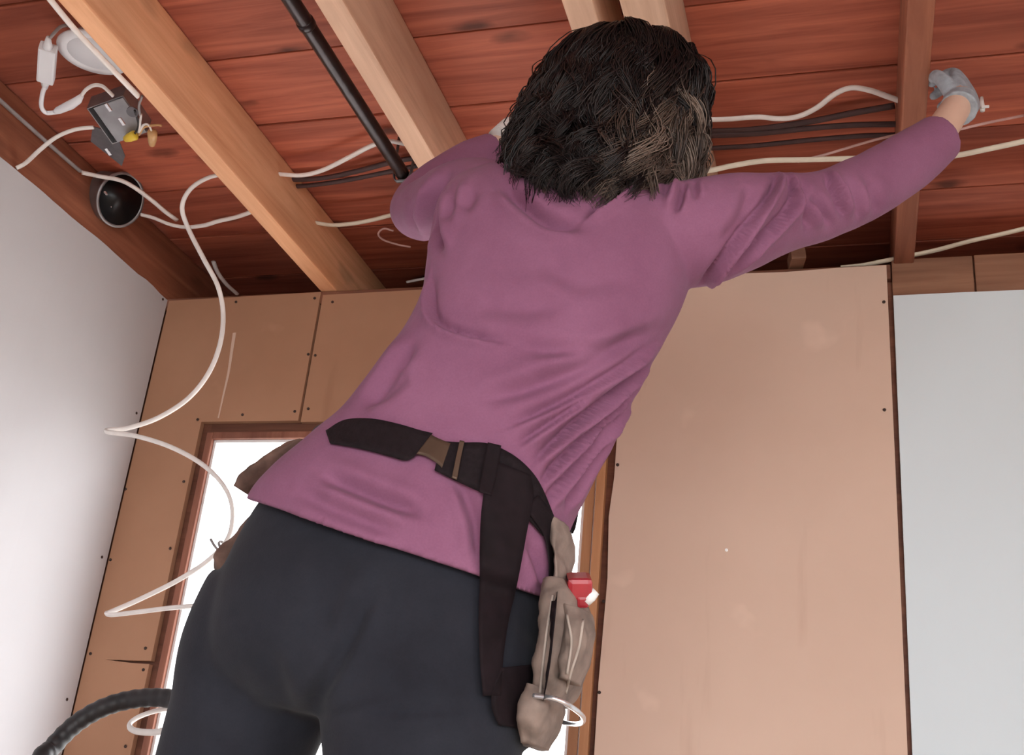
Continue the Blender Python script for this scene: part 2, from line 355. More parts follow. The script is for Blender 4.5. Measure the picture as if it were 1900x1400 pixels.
# back wall: sheathing with a window opening, panels fixed in front
WX0, WX1, WZ1, WZ0 = -1.392, -.462, CZ+.812, CZ-.33
wb = tag(empty('wall_back', (0, D+.05, 0)), 'back wall of tan panels and white drywall around a window', kind='structure')
ST = D+.016
for nm, a in (('sheathing', (XL-.05, WX0+.009, 0, HJ-.035)), ('sheathing', (WX1-.007, XR+.1, 0, HJ-.035)), ('sheathing', (WX0+.009, WX1-.007, WZ1-.008, HJ-.035)), ('sheathing', (WX0+.009, WX1-.007, 0, WZ0))):
    box(nm, a[0], a[1], ST, D+.034, a[2], a[3], 'oldwood', wb)
box('top_plate', XL-.01, .082, D+.004, D+.098, HJ-.034, HJ-.001, 'oldwood', wb, .003)
def poly_panel(name, xz, mat, y0, thick, parent=wb, bev=.0018):
    """a sheet cut to an outline, standing upright"""
    bm = bmesh.new(); vs_ = [bm.verts.new((x, y0+thick, z)) for x, z in xz]; fc = bm.faces.new(vs_)
    if fc.normal.y == 0: fc.normal_update()
    ex = bmesh.ops.extrude_face_region(bm, geom=[fc]); mv = [e for e in ex['geom'] if isinstance(e, bmesh.types.BMVert)]
    bmesh.ops.translate(bm, vec=(0, -thick, 0), verts=mv); bmesh.ops.recalc_face_normals(bm, faces=bm.faces)
    bmesh.ops.triangulate(bm, faces=[q for q in bm.faces if len(q.verts) > 4])
    bm.verts.index_update(); V = np.array([p.co[:] for p in bm.verts]); F = [[q.index for q in f_.verts] for f_ in bm.faces]; bm.free()
    return mk(name, V, F, mat, parent)
TP = CZ+1.141
# left panel: an L around the window head, split by a crack low down
gx = -.0045
poly_panel('panel', [(XL+.001, .0), (WX0-.012, 0), (WX0-.012, CZ+.292), (-1.45, CZ+.2925), (-1.512, CZ+.2965), (-1.45, CZ+.2975), (WX0-.010, CZ+.299), (WX0-.010, CZ+.829), (-1.161, CZ+.829), (-1.1605, TP+.004), (XL+.003, TP)], 'ply_dark', D, .014)
poly_panel('panel', [(-1.1565, CZ+.827), (WX1+.012, CZ+.827), (WX1+.012, TP-.001), (-.8, TP+.001), (-1.1560, TP-.002)], 'ply_dark', D+.0035, .011)
ed = [(WX1+.010, 0), (WX1+.006, CZ+.3), (WX1+.011, CZ+.5), (WX1+.006, CZ+.62), (WX1+.012, CZ+.7), (WX1+.015, TP), (-.3, TP+.002), (-.12, TP-.001), (-.02, TP+.003), (.074, TP+.004), (.0765, CZ+.7), (.079, CZ), (.079, 0)]
poly_panel('panel', ed, 'ply_light', D, .014)
poly_panel('drywall_sheet', [(.0875, 0), (XR, 0), (XR, CZ+1.078), (.2, CZ+1.0785), (.085, CZ+1.0775)], 'drywall_white', D+.002, .013)
box('header_board', .084, .2345, D+.006, D+.03, CZ+1.079, HJ+.010, 'header', wb, .002)
box('header_board', .2375, 1.4, D+.007, D+.03, CZ+1.079, HJ+.012, 'header', wb, .002)
# pale peeled strip and scuffs on the left panel
a = [(435, 617), (430, 650), (424, 690), (415, 730), (405, 775)]
P = np.array([at(x, y, D-.0006) for x, y in a]); v, f = sweep(catmull(P, 24), np.linspace(.0045, .0018, 24), .0010, 6, hint=(0, 1, 0)); mk('peeled_strip', v, f, 'ply_light', wb)
# nail heads
nm_ = None
def nail(P, nor, parent, r=.0032, mat='nail'):
    v, f = lathe(P, nor, [(r, -.001), (r, .0012), (r*.6, .0018)], 10); return mk('nail_head', v, f, mat, parent)
for q in [(584, 553), (438, 560), (572, 657), (547, 763), (450, 769), (367, 778), (341, 893), (233, 907), (205, 1038), (316, 1017), (270, 1202), (168, 1212), (266, 1242), (133, 1324), (233, 1384)]:
    nail(at(*q, D-.0005), (0, -1, 0), wb)
for q in [(617, 560), (585, 659), (572, 758)]: nail(at(*q, D+.003), (0, -1, 0), wb)
for q in [(1146, 862), (1120, 1115), (1112, 1284), (1640, 560), (1641, 760)]: nail(at(*q, D-.0005), (0, -1, 0), wb)
nail(at(1348, 1020, D-.0005), (0, -1, 0), wb, .003, 'screw_white')
for q in [(302, 555), (253, 766), (189, 1033), (124, 1297)]: nail(atx(*q, XL), (1, 0, 0), wl)
# window
win = tag(empty('window_1', ((WX0+WX1)/2, D+.05, WZ0)), 'tall bright window with bare wooden jambs behind the person', kind='structure')
JD = D+.034
box('jamb', WX0+.008, WX0+.024, D+.004, JD, WZ0, WZ1-.0065, 'jamb', win, .002)
box('jamb', WX1-.024, WX1-.006, D+.001, JD, WZ0, WZ1-.004, 'jamb_orange', win, .002)
box('jamb', WX1-.046, WX1-.027, D+.006, JD, WZ0, WZ1-.02, 'jamb_orange', win, .002)
box('head_jamb', WX0+.0245, WX1-.0465, D+.004, JD, WZ1-.022, WZ1-.006, 'jamb', win, .002)
box('sill', WX0+.006, WX1-.006, D-.03, JD, WZ0-.02, WZ0, 'jamb', win, .003)
for nm, q in (('sash_stile', (WX0+.0235, WX0+.030, WZ0, WZ1-.022)), ('sash_stile', (WX1-.053, WX1-.0455, WZ0, WZ1-.022)), ('sash_rail', (WX0+.0305, WX1-.0535, WZ1-.028, WZ1-.0215)), ('sash_rail', (WX0+.0305, WX1-.0535, WZ0+.001, WZ0+.04))):
    box(nm, q[0], q[1], D+.014, JD, q[2], q[3], 'vinyl', win, .001)
box('glass_pane', WX0+.030, WX1-.053, D+.022, D+.026, WZ0+.04, WZ1-.028, 'glass', win)
# walls out of view; window openings added and sized for the light indoors
wr = tag(empty('wall_right', (XR, 0, 0)), 'drywall on the right, out of the frame', kind='structure')
for y0, y1, z0, z1 in ((YB, -1.9, 0, HJ+.1), (-.5, D+.02, 0, HJ+.1), (-1.9, -.5, 0, .6), (-1.9, -.5, 1.9, HJ+.1)): box('drywall_sheet', XR, XR+.02, y0, y1, z0, z1, 'drywall', wr)
wf = tag(empty('wall_front', (0, YB, 0)), 'drywall behind the viewer with an added window opening', kind='structure')
for x0, x1, z0, z1 in ((XL, -.5, 0, HJ+.1), (2.4, XR, 0, HJ+.1), (-.5, 2.4, 0, .5), (-.5, 2.4, 2.2, HJ+.1)): box('drywall_sheet', x0, x1, YB-.02, YB, z0, z1, 'drywall', wf)

# ------------------------------------------------------------------ the person
BASE = np.array([-.60, 1.20, .60])            # between the feet, on the work platform
def ringpts(L, R, ry, tilt=0., nseg=40, p=2.3, back=1.0):
    """a body section between two outline points: superellipse, ry deep along y"""
    C = (L+R)/2; a = np.linalg.norm(R-L)/2; U = (R-L)/(2*a); Vd = np.array([0, 1, tilt]); Vd = nrm(Vd-U*(Vd@U))
    t = np.linspace(0, 2*np.pi, nseg, endpoint=False); c, s_ = np.cos(t), np.sin(t)
    return C + np.outer(a*np.sign(c)*np.abs(c)**(2/p), U) + np.outer(ry*np.sign(s_)*np.abs(s_)**(2/p), Vd)
def loft(rings, caps=True):
    n = len(rings[0]); V = np.vstack(rings); F = []
    for i in range(len(rings)-1):
        for j in range(n): k = (j+1) % n; F.append((i*n+j, i*n+k, (i+1)*n+k, (i+1)*n+j))
    if caps: F.append(tuple(range(n))[::-1]); F.append(tuple((len(rings)-1)*n+j for j in range(n)))
    return V, F
def interp_rings(spec, m, **kw):
    """spec rows: left px, left py, right px, right py, depth Y, half thickness, tilt -> m smooth rings"""
    A = catmull(np.array(spec, float), m)
    return [ringpts(at(r_[0], r_[1], r_[4]), at(r_[2], r_[3], r_[4]), r_[5], r_[6], **kw) for r_ in A]
def limb(spec, m=40, sides=24):
    """spec rows: px, py, Y, radius in px"""
    A = np.array(spec, float); P = np.array([at(*q[:3]) for q in A]); R = np.array([q[3]*mpp(p) for q, p in zip(A, P)])
    Z = catmull(np.hstack([P, R[:, None]]), m); return sweep(Z[:, :3], Z[:, 3], None, sides)
def fold(V, Nn, lines, amp=1.0):
    """press creases (polylines of px points, depth, width in px) into camera-facing cloth"""
    S = proj(V); view = nrm_rows(V-CAM); f_ = np.clip(-(Nn*view).sum(1)*2.2, 0, 1); disp = np.zeros(len(V))
    for ln_ in lines:
        pts, dep, wd = ln_[:3]; lip = ln_[3] if len(ln_) > 3 else 0
        P = catmull(np.array(pts, float), 8*len(pts)); best = np.full(len(V), 1e9); tt = np.zeros(len(V)); sd = np.zeros(len(V))
        sel = np.where((S[:, 0] > P[:, 0].min()-4*wd) & (S[:, 0] < P[:, 0].max()+4*wd) & (S[:, 1] > P[:, 1].min()-4*wd) & (S[:, 1] < P[:, 1].max()+4*wd))[0]
        if not len(sel): continue
        Q = S[sel]; b_ = np.full(len(sel), 1e9); t_ = np.zeros(len(sel)); g_ = np.zeros(len(sel))
        for i in range(len(P)-1):
            a, d_ = P[i], P[i+1]-P[i]; L2 = max(1e-9, d_@d_); u = np.clip(((Q-a)@d_)/L2, 0, 1); e = Q-(a+np.outer(u, d_)); dist = np.hypot(e[:, 0], e[:, 1])
            m_ = dist < b_; b_[m_] = dist[m_]; t_[m_] = (i+u[m_])/(len(P)-1); g_[m_] = np.sign(d_[0]*e[m_, 1]-d_[1]*e[m_, 0])
        env = np.clip(np.minimum(t_, 1-t_)*5, .12, 1)
        x = b_*g_/wd
        prof = -np.exp(-x**2) + .55*np.exp(-((x-1.9)/1.1)**2) + .35*np.exp(-((x+1.9)/1.1)**2)
        if lip: x = x*lip; prof = np.where(x > 0, .75*np.exp(-(x/1.5)**2), -np.exp(-(x/1.3)**2)+.0)*np.clip(np.abs(x)*6, .0, 1)
        np.add.at(disp, sel, prof*env*dep*amp)
    return V + Nn*(disp*f_)[:, None]
def nrm_rows(A): return A/(np.linalg.norm(A, axis=1)[:, None]+1e-12)

# --- shirt outline: left and right silhouette points from the hem up to the collar
SH = [(488, 934, 1022, 1112, 1.165, .128, .14), (506, 904, 1030, 1062, 1.165, .126, .12), (545, 862, 1042, 1000, 1.165, .117, .08),
      (598, 818, 1062, 950, 1.17, .108, .05), (648, 776, 1085, 905, 1.175, .104, .04), (684, 735, 1112, 850, 1.18, .104, .04), (726, 678, 1142, 790, 1.185, .107, .05),
      (770, 618, 1176, 718, 1.19, .110, .08), (796, 562, 1212, 648, 1.195, .112, .10), (804, 505, 1250, 580, 1.20, .113, .12), (810, 450, 1276, 515, 1.205, .112, .14),
      (818, 398, 1284, 455, 1.21, .106, .16), (838, 358, 1282, 405, 1.215, .094, .18), (880, 330, 1268, 370, 1.22, .078, .2), (940, 316, 1235, 348, 1.225, .060, .2), (985, 310, 1205, 334, 1.228, .05, .2)]
torso = loft(interp_rings(SH, 60))
sleeveR = limb([(1215, 440, 1.21, 95), (1290, 432, 1.22, 100), (1370, 412, 1.245, 93), (1445, 396, 1.28, 76), (1530, 379, 1.33, 64), (1605, 347, 1.38, 62), (1680, 303, 1.42, 56), (1742, 258, 1.452, 47)], 50)
sleeveL = limb([(915, 385, 1.22, 88), (865, 372, 1.255, 78), (815, 380, 1.31, 62), (778, 392, 1.37, 52), (776, 374, 1.41, 46), (815, 338, 1.44, 42), (868, 300, 1.47, 38), (915, 276, 1.495, 30)], 50)
V, F, E_ = remesh([torso, sleeveR, sleeveL], .0033)
V = relax(V, E_, 10, .5); Nn = vnormals(V, F)
if (Nn*(V-V.mean(0))).sum() < 0: Nn = -Nn
# broad drape unevenness, then creases
nz = np.array([noise.noise(Vector(p)*11)+.5*noise.noise(Vector(p)*27) for p in V]); V = V+Nn*(nz*.0018)[:, None]
FOLDS = [
 ([(1236, 628), (1150, 690), (1040, 752), (930, 800)], .0055, 12, -1), ([(1218, 668), (1143, 737), (1060, 800), (985, 868)], .0085, 10, -1), ([(1196, 705), (1120, 790), (1050, 850), (1004, 905)], .007, 9, -1),
 ([(1168, 752), (1100, 838), (1040, 905), (1020, 940)], .006, 9, -1), ([(1140, 802), (1090, 880), (1052, 948)], .005, 9, -1), ([(1250, 600), (1110, 668), (990, 715), (880, 742)], .004, 15), ([(1100, 735), (1020, 790), (960, 830)], .0055, 8, -1), ([(1225, 690), (1150, 775), (1080, 850)], .0035, 8, -1),
 ([(1436, 312), (1442, 345), (1392, 420), (1315, 525), (1285, 565)], .0075, 8, -1), ([(1460, 312), (1475, 355), (1460, 400), (1404, 456), (1350, 515)], .0075, 8, -1), ([(1532, 312), (1556, 356), (1570, 402)], .006, 8, -1), ([(1500, 360), (1524, 385), (1540, 422)], .004, 8),
 ([(1480, 330), (1492, 380), (1500, 430)], .0045, 9), ([(1610, 330), (1622, 365), (1626, 400)], .003, 10), ([(1395, 340), (1380, 400), (1335, 460)], .003, 14), ([(1570, 330), (1590, 370), (1592, 410)], .003, 8),
 ([(800, 500), (794, 560), (812, 602), (870, 625), (950, 640)], .0055, 9, 1), ([(950, 640), (1040, 650), (1130, 640), (1210, 605)], .003, 14),
 ([(1083, 407), (1125, 384), (1165, 352), (1200, 330)], .0075, 9, 1), ([(930, 335), (965, 372), (1020, 412), (1085, 418)], .006, 12), ([(1273, 330), (1262, 365), (1250, 394)], .006, 7), ([(1244, 330), (1230, 360)], .005, 7), ([(1286, 330), (1290, 368)], .004, 7),
 ([(836, 310), (812, 370), (806, 425), (816, 470)], .0085, 10), ([(815, 345), (800, 390), (803, 430)], .006, 8), ([(850, 320), (838, 372), (824, 420)], .004, 9), ([(775, 370), (770, 395), (782, 425)], .004, 8), ([(880, 350), (860, 390)], .003, 12),
 ([(590, 880), (650, 902), (720, 930), (790, 950)], .005, 14), ([(540, 905), (640, 950), (750, 990)], .003, 15), ([(770, 632), (720, 700), (672, 758)], .005, 12), ([(760, 690), (700, 750)], .003, 12),
 ([(1000, 470), (1080, 520), (1180, 500)], .0025, 24), ([(880, 560), (960, 570), (1060, 560)], .0022, 20), ([(850, 880), (880, 960), (890, 1040)], .0035, 12), ([(980, 1000), (1000, 1050), (1012, 1090)], .003, 9)]
V = fold(V, Nn, FOLDS, 2.6); V = relax(V, E_, 2, .45, False)
shirt_V, shirt_F = V, F
# --- trousers
hips = loft(interp_rings([(600, 800, 1040, 950, 1.19, .095, 0), (556, 880, 1030, 1040, 1.185, .108, 0), (506, 945, 1015, 1110, 1.185, .122, 0), (462, 1030, 1012, 1170, 1.18, .136, 0), (432, 1110, 1005, 1240, 1.18, .142, 0), (414, 1190, 998, 1310, 1.18, .138, 0), (404, 1250, 990, 1370, 1.185, .118, 0), (420, 1300, 950, 1400, 1.19, .08, 0)], 44))
def limbw(P, R, m=50, sides=28): Z = catmull(np.hstack([np.array(P), np.array(R)[:, None]]), m); return sweep(Z[:, :3], Z[:, 3], None, sides)
lt = [at(535, 1120, 1.185), at(490, 1210, 1.19), at(466, 1310, 1.20), at(436, 1400, 1.215), np.array([-.745, 1.27, 1.06]), np.array([-.76, 1.25, .84]), np.array([-.765, 1.22, .675])]
rtg = [at(830, 1190, 1.17), at(800, 1270, 1.155), at(786, 1340, 1.15), at(783, 1400, 1.15), np.array([-.43, 1.20, 1.04]), np.array([-.45, 1.18, .84]), np.array([-.455, 1.16, .675])]
legL = limbw(lt, [.098, .095, .090, .086, .070, .058, .052]); legR = limbw(rtg, [.112, .112, .107, .101, .078, .062, .054])
V, F, E_ = remesh([hips, legL, legR], .005); V = relax(V, E_, 14, .5, False); Nn = vnormals(V, F)
if (Nn*(V-V.mean(0))).sum() < 0: Nn = -Nn
V = fold(V, Nn, [([(560, 1340), (600, 1270), (650, 1180), (690, 1080)], .008, 16), ([(545, 1345), (520, 1280), (500, 1200)], .004, 18), ([(570, 1340), (640, 1300), (740, 1290)], .004, 14), ([(660, 1320), (760, 1318), (860, 1310)], .004, 10), ([(640, 1010), (620, 1100), (600, 1180)], .003, 22), ([(420, 1130), (470, 1150), (540, 1150)], .002, 16)])
V = relax(V, E_, 2, .5); pant_V, pant_F = V, F

# --- head: frame with the face turned to the ceiling ahead
HO = at(1138, 243, 1.225); HC = HO+np.array([.004, .012, .012])
hf = nrm((-.12, 1, .42)); hx = nrm(np.cross(hf, (0.06, 0, 1))); hz = np.cross(hx, hf)
def H(x, y, z): return HC + hx*x + hf*y + hz*z
hs = lambda c, r_, nu=18, nv=12: sphere(H(*c), r_, nu, nv, hx, hf, hz)
head = [hs((0, -.01, .02), (.074, .092, .088)), hs((0, .035, -.035), (.056, .056, .075)), hs((0, .06, -.085), (.03, .026, .024)), hs((0, .088, -.012), (.011, .018, .026)), hs((0, .098, -.026), (.014, .014, .010)),
        hs((0, .078, .03), (.052, .016, .012)), hs((0, .082, -.056), (.023, .012, .006)), hs((0, .080, -.066), (.021, .012, .006)), hs((.074, -.004, -.01), (.008, .018, .030)), hs((-.074, -.004, -.01), (.008, .018, .030)),
        hs((.033, .062, -.028), (.024, .02, .018)), hs((-.033, .062, -.028), (.024, .02, .018))]
nb = at(1095, 370, 1.22)
neck = limbw([H(0, -.005, -.03), H(0, -.012, -.09), (H(0, -.012, -.09)+nb)/2+np.array([0, .0, -.01]), nb+np.array([0, .01, -.06])], [.056, .053, .058, .09], 20, 20)
core = loft(interp_rings([(q[0]+30, q[1]+6, q[2]-40, q[3]-12, q[4], q[5]-.022, q[6]) for q in SH[2:15]], 30))
armR = limb([(1230, 420, 1.215, 62), (1300, 420, 1.235, 60), (1420, 400, 1.27, 50), (1560, 368, 1.355, 40), (1680, 303, 1.42, 37), (1735, 255, 1.45, 31), (1766, 212, 1.474, 28), (1785, 180, 1.492, 26)], 50)
armL = limb([(915, 385, 1.22, 56), (862, 374, 1.26, 50), (800, 380, 1.33, 42), (772, 380, 1.385, 36), (815, 330, 1.44, 32), (868, 300, 1.47, 29), (920, 274, 1.497, 24), (950, 255, 1.512, 20)], 50)
legcore = [limbw(lt, [.07, .068, .062, .056, .048, .042, .036]), limbw(rtg, [.085, .085, .082, .078, .058, .046, .038]), loft(interp_rings([(585, 885, 1000, 1030, 1.19, .085, 0), (480, 1060, 975, 1190, 1.185, .108, 0), (440, 1190, 950, 1290, 1.185, .095, 0)], 16))]
feet = [sphere(np.array([-.765, 1.265, .655]), (.04, .11, .035)), sphere(np.array([-.455, 1.205, .655]), (.04, .11, .035))]
V, F, E_ = remesh(head+[neck, core, armR, armL]+legcore+feet, .0048); V = relax(V, E_, 4, .5)
person = mk('person', V, F, 'skin', origin=BASE, smooth=True)
tag(person, 'person in a mauve long-sleeved shirt and dark trousers reaching up into the ceiling joists', 'person')
tag(mk('shirt', shirt_V, shirt_F, 'shirt', person, smooth=True), 'mauve long-sleeved shirt with creases under the raised arm')
tag(mk('trousers', pant_V, pant_F, 'trousers', person, smooth=True), 'dark charcoal trousers')
for s_ in (-1, 1):
    v, f = sphere(H(s_*.030, .070, .003), .0115, 14, 10); mk('eye', v, f, 'led', person, smooth=True)
    P = [H(s_*x, y, z) for x, y, z in ((.014, .094, .026), (.03, .090, .031), (.048, .078, .026))]; v, f = sweep(catmull(P, 10), .003, .002, 6); mk('eyebrow', v, f, 'hose', person, smooth=True)

# --- hair: a dark mass plus wavy locks of fine strands
HZ = np.array([-.6, -.35, -.2, -.14, -.1, -.06, -.01, .04, .085, .105, .115]); 
PZ = np.array([-.192, -.176, -.150, -.11, -.07, -.03, .01, .055, .098, .122, .134])
PR = np.array([.062, .088, .106, .117, .123, .123, .120, .115, .100, .076, .028])
def hprof(z): return np.interp(z, PZ, PR)
def hy(z): return .95+.42*np.clip((-.07-z)/.1, 0, 1)
def hcen(z): return -.020*np.clip((.06-z)/.2, 0, 1)+.012*np.clip(z/.1, 0, 1)
def hpt(phi, z, k): r_ = hprof(z)*k; return np.array([HO[0]+hcen(z)+r_*math.cos(phi), HO[1]+r_*math.sin(phi)*(hy(z) if math.sin(phi) < 0 else .95), HO[2]+z])
rings = []
for z in np.linspace(-.125, .131, 26):
    ring = []
    for j in range(36):
        ph = 2*math.pi*j/36; k_ = .88
        if z < .045: k_ *= 1-.62*max(0, math.sin(ph)-.35)/.65*min(1, (.045-z)/.03)
        ring.append(hpt(ph, z, k_))
    rings.append(np.array(ring))
hv, hfc = loft(rings)
hv, hfc, he = remesh([(hv, hfc)], .006); hv = relax(hv, he, 3)
AV, AF, AT = [hv], [np.array([f for f in hfc if len(f) == 4])], [np.full(len(hv), .02)]; off = len(hv)
NS, SEG = 46, 20
for L in range(290):
    while True:
        ph = rng.uniform(0, 2*math.pi)
        front = math.sin(ph) > .5
        if not front or rng.random() < .22: break
    z0 = .134-.125*rng.random()**1.5; u_ = rng.random()
    if L < 28: ph = math.pi*(1+L/28); front = False; z0 = .134
    ztip = rng.uniform(-.192, -.145) if u_ < .62 else (rng.uniform(-.125, -.07) if u_ < .9 else rng.uniform(-.07, -.01))
    if front: ztip = rng.uniform(.03, .07)
    lay = rng.uniform(.84, 1.0); am = rng.uniform(.006, .0125); fq = rng.uniform(1.7, 3.1); p0, p1 = rng.uniform(0, 6.28), rng.uniform(0, 6.28); lr = rng.uniform(.009, .015)
    dph = rng.uniform(-.3, .3); curl = rng.uniform(-.012, .010)
    t = np.linspace(0, 1, SEG); z = z0+(ztip-z0)*t**1.1; rr = hprof(z)*lay + am*np.sin(fq*6.28*t+p0)*np.clip(t*2.5, 0, 1) + curl*np.clip(t-.7, 0, 1)
    right = math.cos(ph); lowr = np.clip((right-.15)/.55, 0, 1); grey = rng.random() < .10+.72*lowr and math.sin(ph) < .6  # right side paler: greying strands plus window light painted into the tone
    tone0 = (.35+.5*lowr*rng.uniform(.5, 1)+.15*rng.random()) if grey else .05+.25*rng.random()
    wid = lr*np.clip(t*5, .4, 1)*np.clip((1-t)*2.2, .22, 1)
    ou, ov = npr.normal(0, .5, NS), npr.normal(0, .42, NS); tw = npr.uniform(-1, 1, NS)*.7+rng.uniform(-1.5, 1.5)
    for q in range(NS):
        am2 = am*npr.uniform(.6, 1.4); pq = p0+npr.normal(0, .35); fz = npr.normal(0, .0012, 2); pz = npr.uniform(0, 6.28)
        r2 = hprof(z)*lay + am2*np.sin(fq*6.28*t+pq)*(.25+1.1*t) + curl*np.clip(t-.7, 0, 1) + fz[0]*np.sin(9*t+pz)
        a2 = ph+dph*t+(am2*1.5*np.cos(fq*6.28*t+p1+pq-p0)*(.25+1.3*t)+fz[1]*np.sin(11*t+pz))/np.maximum(rr, .03)
        ce, se = np.cos(a2), np.sin(a2)
        a = tw[q]*t; ox = (ou[q]*np.cos(a)-ov[q]*np.sin(a))*wid; oy = (ou[q]*np.sin(a)+ov[q]*np.cos(a))*wid*.7
        C2 = np.stack([HO[0]+hcen(z)+(r2+oy)*ce-ox*se, HO[1]+((r2+oy)*se+ox*ce)*np.where(se < 0, hy(z), .95), HO[2]+z+.004*npr.normal()*t], 1)
        tl = 1-.2*npr.rand()*(npr.rand() < .7)
        idx = np.linspace(0, (SEG-1)*tl, SEG); i0 = idx.astype(int); i1 = np.minimum(i0+1, SEG-1); w_ = (idx-i0)[:, None]; C2 = C2[i0]*(1-w_)+C2[i1]*w_
        rad = (.00095*np.clip((1-t)*6, .3, 1))[:, None]; Sd = np.stack([-se, ce, 0*se], 1); Rd = np.stack([ce, se, 0*se], 1)
        ring = np.stack([C2+Sd*rad, C2-Sd*rad*.5+Rd*rad*.87, C2-Sd*rad*.5-Rd*rad*.87], 1).reshape(-1, 3)
        AV.append(ring); i_ = np.arange(SEG-1)*3
        AF.append(np.concatenate([np.stack([i_+j, i_+(j+1) % 3, i_+3+(j+1) % 3, i_+3+j], 1) for j in range(3)])+off); off += len(ring)
        tn = tone0+npr.normal(0, .08)
        if grey: tn = .12+(tn-.12)*np.clip((t-.22)*2.4, 0, 1)+.12*np.sin(fq*6.28*t+p0)*t
        AT.append(np.repeat(np.clip(tn*np.ones(SEG), 0, 1), 3))
HV = np.vstack(AV)-BASE; HF = np.vstack(AF).astype(np.int32); HT = np.concatenate(AT).astype(np.float32)
me = bpy.data.meshes.new('hair'); me.vertices.add(len(HV)); me.vertices.foreach_set('co', HV.ravel().astype(np.float32))
me.loops.add(HF.size); me.loops.foreach_set('vertex_index', HF.ravel()); me.polygons.add(len(HF)); me.polygons.foreach_set('loop_start', np.arange(len(HF), dtype=np.int32)*4)
me.update(calc_edges=True); me.validate(); me.polygons.foreach_set('use_smooth', [True]*len(me.polygons))
ta = me.attributes.new('tone', 'FLOAT', 'POINT'); ta.data.foreach_set('value', HT); me.materials.append(M['hair'])
ho = bpy.data.objects.new('hair', me); COL.objects.link(ho); ho.parent = person; tag(ho, 'wavy dark brown bob with greying curls and painted-in light on the right')

# --- gloves: palm and five bent fingers grown into one surface
def hand(wr, d, nrm_palm, side, curl, spread=.16, sc_=1.0, thick=1.0):
    Z = nrm(d); Np = nrm(np.asarray(nrm_palm)-Z*(np.asarray(nrm_palm)@Z)); X = np.cross(Z, Np)*side
    P = lambda x, n_, z: wr+X*x*sc_+Np*n_*sc_+Z*z*sc_
    parts = [limbw([P(0, 0, -.028), P(0, 0, -.012), P(0, 0, .004)], [.027*thick, .026*thick, .026*thick], 10, 18)]
    pal = []
    for z, hw, th in ((-.008, .025, .018), (.015, .033, .019), (.04, .040, .018), (.065, .042, .015), (.084, .038, .012)):
        t = np.linspace(0, 2*np.pi, 24, endpoint=False); c, s_ = np.cos(t), np.sin(t)
        pal.append(np.array([P(hw*np.sign(a)*abs(a)**.75, th*np.sign(b_)*abs(b_)**.75, z) for a, b_ in zip(c, s_)]))
    parts.append(loft(pal))
    for i, (x, ln, rad) in enumerate(((-.031, .062, .0088), (-.0105, .076, .0095), (.0105, .080, .0097), (.031, .070, .0095))):
        p = P(x, 0, .078); ang = 0; dirx = X*(x*spread/.03*.5); pts = [P(x*.95, 0, .055), p]
        for k_, fr in enumerate((.45, .31, .24)):
            ang += curl[k_]*(1+.08*(1.5-i)); dd = nrm(Z*math.cos(ang)+Np*math.sin(ang)+dirx*math.cos(ang)); p = p+dd*ln*fr*sc_; pts.append(p)
        parts.append(limbw(pts, [rad*1.1*sc_, rad*1.08*sc_, rad*1.02*sc_, rad*.95*sc_, rad*.8*sc_], 26, 12)); parts.append(sphere(p, rad*.8*sc_, 10, 8))
    tp = [P(.022, .004, .012), P(.042, .012, .032), P(.052, .024, .056), P(.046, .036, .078)]
    parts.append(limbw(tp, [.016*sc_, .0135*sc_, .0115*sc_, .0095*sc_], 20, 12)); parts.append(sphere(tp[-1], .0095*sc_, 10, 8))
    V, F, E_ = remesh(parts, .0026); return relax(V, E_, 3), F
wrR = at(1779, 200, 1.482); dirR = at(1800, 140, 1.565)-wrR
v, f = hand(wrR+nrm(dirR)*.018, dirR, (-.8, .62, 0), 1, (.55, .9, .6), sc_=.84)
gR = tag(mk('glove', v, f, 'glove', person, smooth=True), 'grey work glove on the outstretched hand')
wrL = at(946, 258, 1.505); dirL = at(985, 222, 1.55)-wrL
v, f = hand(wrL+nrm(dirL)*.012, dirL, (.5, .6, -.3), -1, (.4, .6, .5), sc_=.9)
gL = tag(mk('glove', v, f, 'glove', person, smooth=True), 'grey work glove half hidden behind the hair')
# ribbed white knit cuff of the left glove
X, Y, Z = frame(dirL); pr = []
for i in range(25): pr.append((.0295+.0022*math.cos(i*math.pi/2), -.022+.042*i/24))
v, f = lathe(wrL, Z, pr, 24); mk('glove_cuff', v, f, 'glove_cuff', gL, smooth=True)
# shoes
for (x, y) in ((-.765, 1.25), (-.455, 1.19)):
    prof = [(-.105, .030), (-.09, .038), (-.04, .040), (.02, .041), (.07, .045), (.12, .044), (.155, .034), (.170, .015)]
    top = [.685, .70, .705, .69, .665, .652, .64, .625]; rg = []
    for (yy, hw), tz in zip(prof, top):
        t = np.linspace(0, 2*np.pi, 20, endpoint=False); zc, zr = (.602+tz)/2, (tz-.602)/2
        rg.append(np.array([(x+hw*np.sign(math.cos(a))*abs(math.cos(a))**.6, y+yy, zc+zr*np.sign(math.sin(a))*abs(math.sin(a))**.7) for a in t]))
    v, f = loft(rg); mk('shoe', v, f, 'shoe', person, smooth=True)

